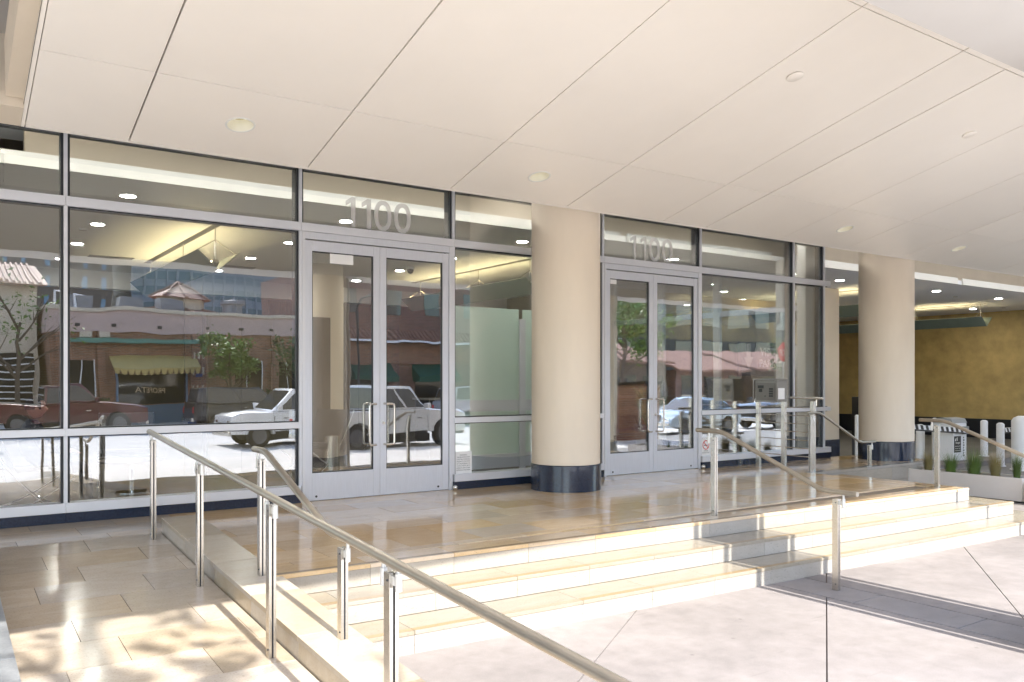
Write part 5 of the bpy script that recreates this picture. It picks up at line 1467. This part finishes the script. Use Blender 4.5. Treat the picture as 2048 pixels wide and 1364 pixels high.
for i, x in enumerate((1.6, 16.6, 31.0)):
    lp_ = thing('street_lamp', 'dark street lamp on the far pavement, ' + ('by the stucco building', 'between restaurant and brick shop', 'by the tiled shops')[i], 'street lamp', (x, -26.9, GZ), 0, 'street lamps')
    MB().tube([(0, 0, 0), (0, 0, 5.4), (0, 0.6, 5.9), (0, 1.4, 5.95)], 0.06, 10).build('pole', gasket, lp_, smooth=True)
    MB().box(-0.14, 0.14, 1.2, 1.9, 5.88, 5.98).build('lamp_head', gasket, lp_, bevel=0.02)
sb = thing('litter_bin', 'blue street bin with yellow band by the restaurant', 'bin', (9.9, -29.6, GZ))
MB().lathe([(0.0, 0), (0.30, 0), (0.33, 1.0), (0.0, 1.05)], n=18).build('drum', mat('bin_blue', (0.03, 0.09, 0.22), 0.5), sb, smooth=True)
MB().lathe([(0.331, 0.7), (0.337, 0.7), (0.338, 0.8), (0.332, 0.8)], n=18).build('band', mat('bin_yellow', (0.7, 0.5, 0.04), 0.5), sb)
lt = MB(); lt.tube([(4.6, -31.2, 3.0 + 0.0)] + [(4.6 + 11.0 * k / 20, -31.0, 3.15 - 0.25 * math.sin(math.pi * ((k % 5) / 5))) for k in range(1, 21)], 0.012, 5)
tag(lt.build('light_string', gasket), 'string of festoon lights along the restaurant front', 'light string')
# door seams, sills and dark cladding on the vehicles
for o in [q for q in bpy.data.objects if q.parent is None and q.get('category') in ('car', 'truck')]:
    body = [c for c in o.children if c.name.startswith('body')][0]
    W2 = max(v.co.y for v in body.data.vertices)
    for sgn in (-1, 1):
        for x in (-0.9, 0.08, 1.02):
            MB().box(x - 0.006, x + 0.006, sgn * W2 - 0.012, sgn * W2 + 0.003, 0.5, 1.02).build('door_seam', gasket, o)
        MB().box(-0.95, 0.98, sgn * W2 - 0.02, sgn * W2 + 0.012, 0.40, 0.50).build('sill_trim', black_p, o)
        for x in (-0.15, 0.82):
            MB().box(x - 0.22, x - 0.06, sgn * W2 - 0.01, sgn * W2 + 0.025, 0.92, 0.95).build('door_handle', chrome, o)
    MB().box(-1.2, 1.2, -W2 + 0.15, W2 - 0.15, 0.2, 0.42).build('underbody', black_p, o)

# --- lobby furniture
dk = thing('reception_desk', 'dark reception desk with pale top behind the farther door', 'desk', (9.6, 7.4, 0))
MB().box(0, 2.8, 0, 0.7, 0.08, 1.02).build('front', wood, dk)
MB().box(-0.05, 2.85, -0.08, 0.75, 1.022, 1.07).build('top', step_m, dk)
MB().box(0.05, 2.75, 0.04, 0.66, 0.0, 0.078).build('plinth', gasket, dk)
mo = thing('monitor', 'black monitor standing on the reception desk', 'monitor', (10.7, 7.75, 1.071))
MB().box(-0.28, 0.28, -0.02, 0.02, 0.10, 0.44).build('screen', black_p, mo, bevel=0.008)
MB().box(-0.03, 0.03, -0.01, 0.02, 0.015, 0.11).build('stem', black_p, mo); MB().box(-0.13, 0.13, -0.09, 0.09, 0.0, 0.014).build('base', black_p, mo)
pt = thing('potted_plant', 'leafy potted plant in a round pot inside the lobby corner', 'plant', (12.9, 3.6, 0))
MB().lathe([(0.0, 0), (0.20, 0), (0.27, 0.5), (0.24, 0.5), (0.22, 0.46), (0, 0.46)], n=22).build('pot', mat('pot_grey', (0.2, 0.19, 0.18), 0.5), pt, smooth=True)
rnd = random.Random(5); pf = MB()
for i in range(70):
    a = rnd.uniform(0, 6.28); l_ = rnd.uniform(0.5, 1.0); tp = Vector((math.cos(a) * 0.38 * l_, math.sin(a) * 0.38 * l_, 0.5 + l_ * 0.9)); md_ = Vector((math.cos(a) * 0.12, math.sin(a) * 0.12, 0.5 + l_ * 0.6)); sd = Vector((-math.sin(a), math.cos(a), 0)) * 0.05
    pf.quad(Vector((0, 0, 0.46)), md_ + sd, tp, md_ - sd)
pf.build('leaves', leaf_b, pt)
ct = thing('coffee_table', 'low round table with chrome foot in the lobby behind the left glass', 'table', (2.2, 2.2, 0))
MB().lathe([(0.0, 0.40), (0.42, 0.40), (0.42, 0.425), (0.0, 0.425)], n=28).build('top', wood, ct, smooth=True); MB().lathe([(0.25, 0), (0.25, 0.012), (0.03, 0.02), (0.03, 0.399)], n=22).build('foot', chrome, ct, smooth=True)
lounge_chair((2.3, 3.1, 0), R(-100), 'black lounge chair beyond the low round table in the lobby')
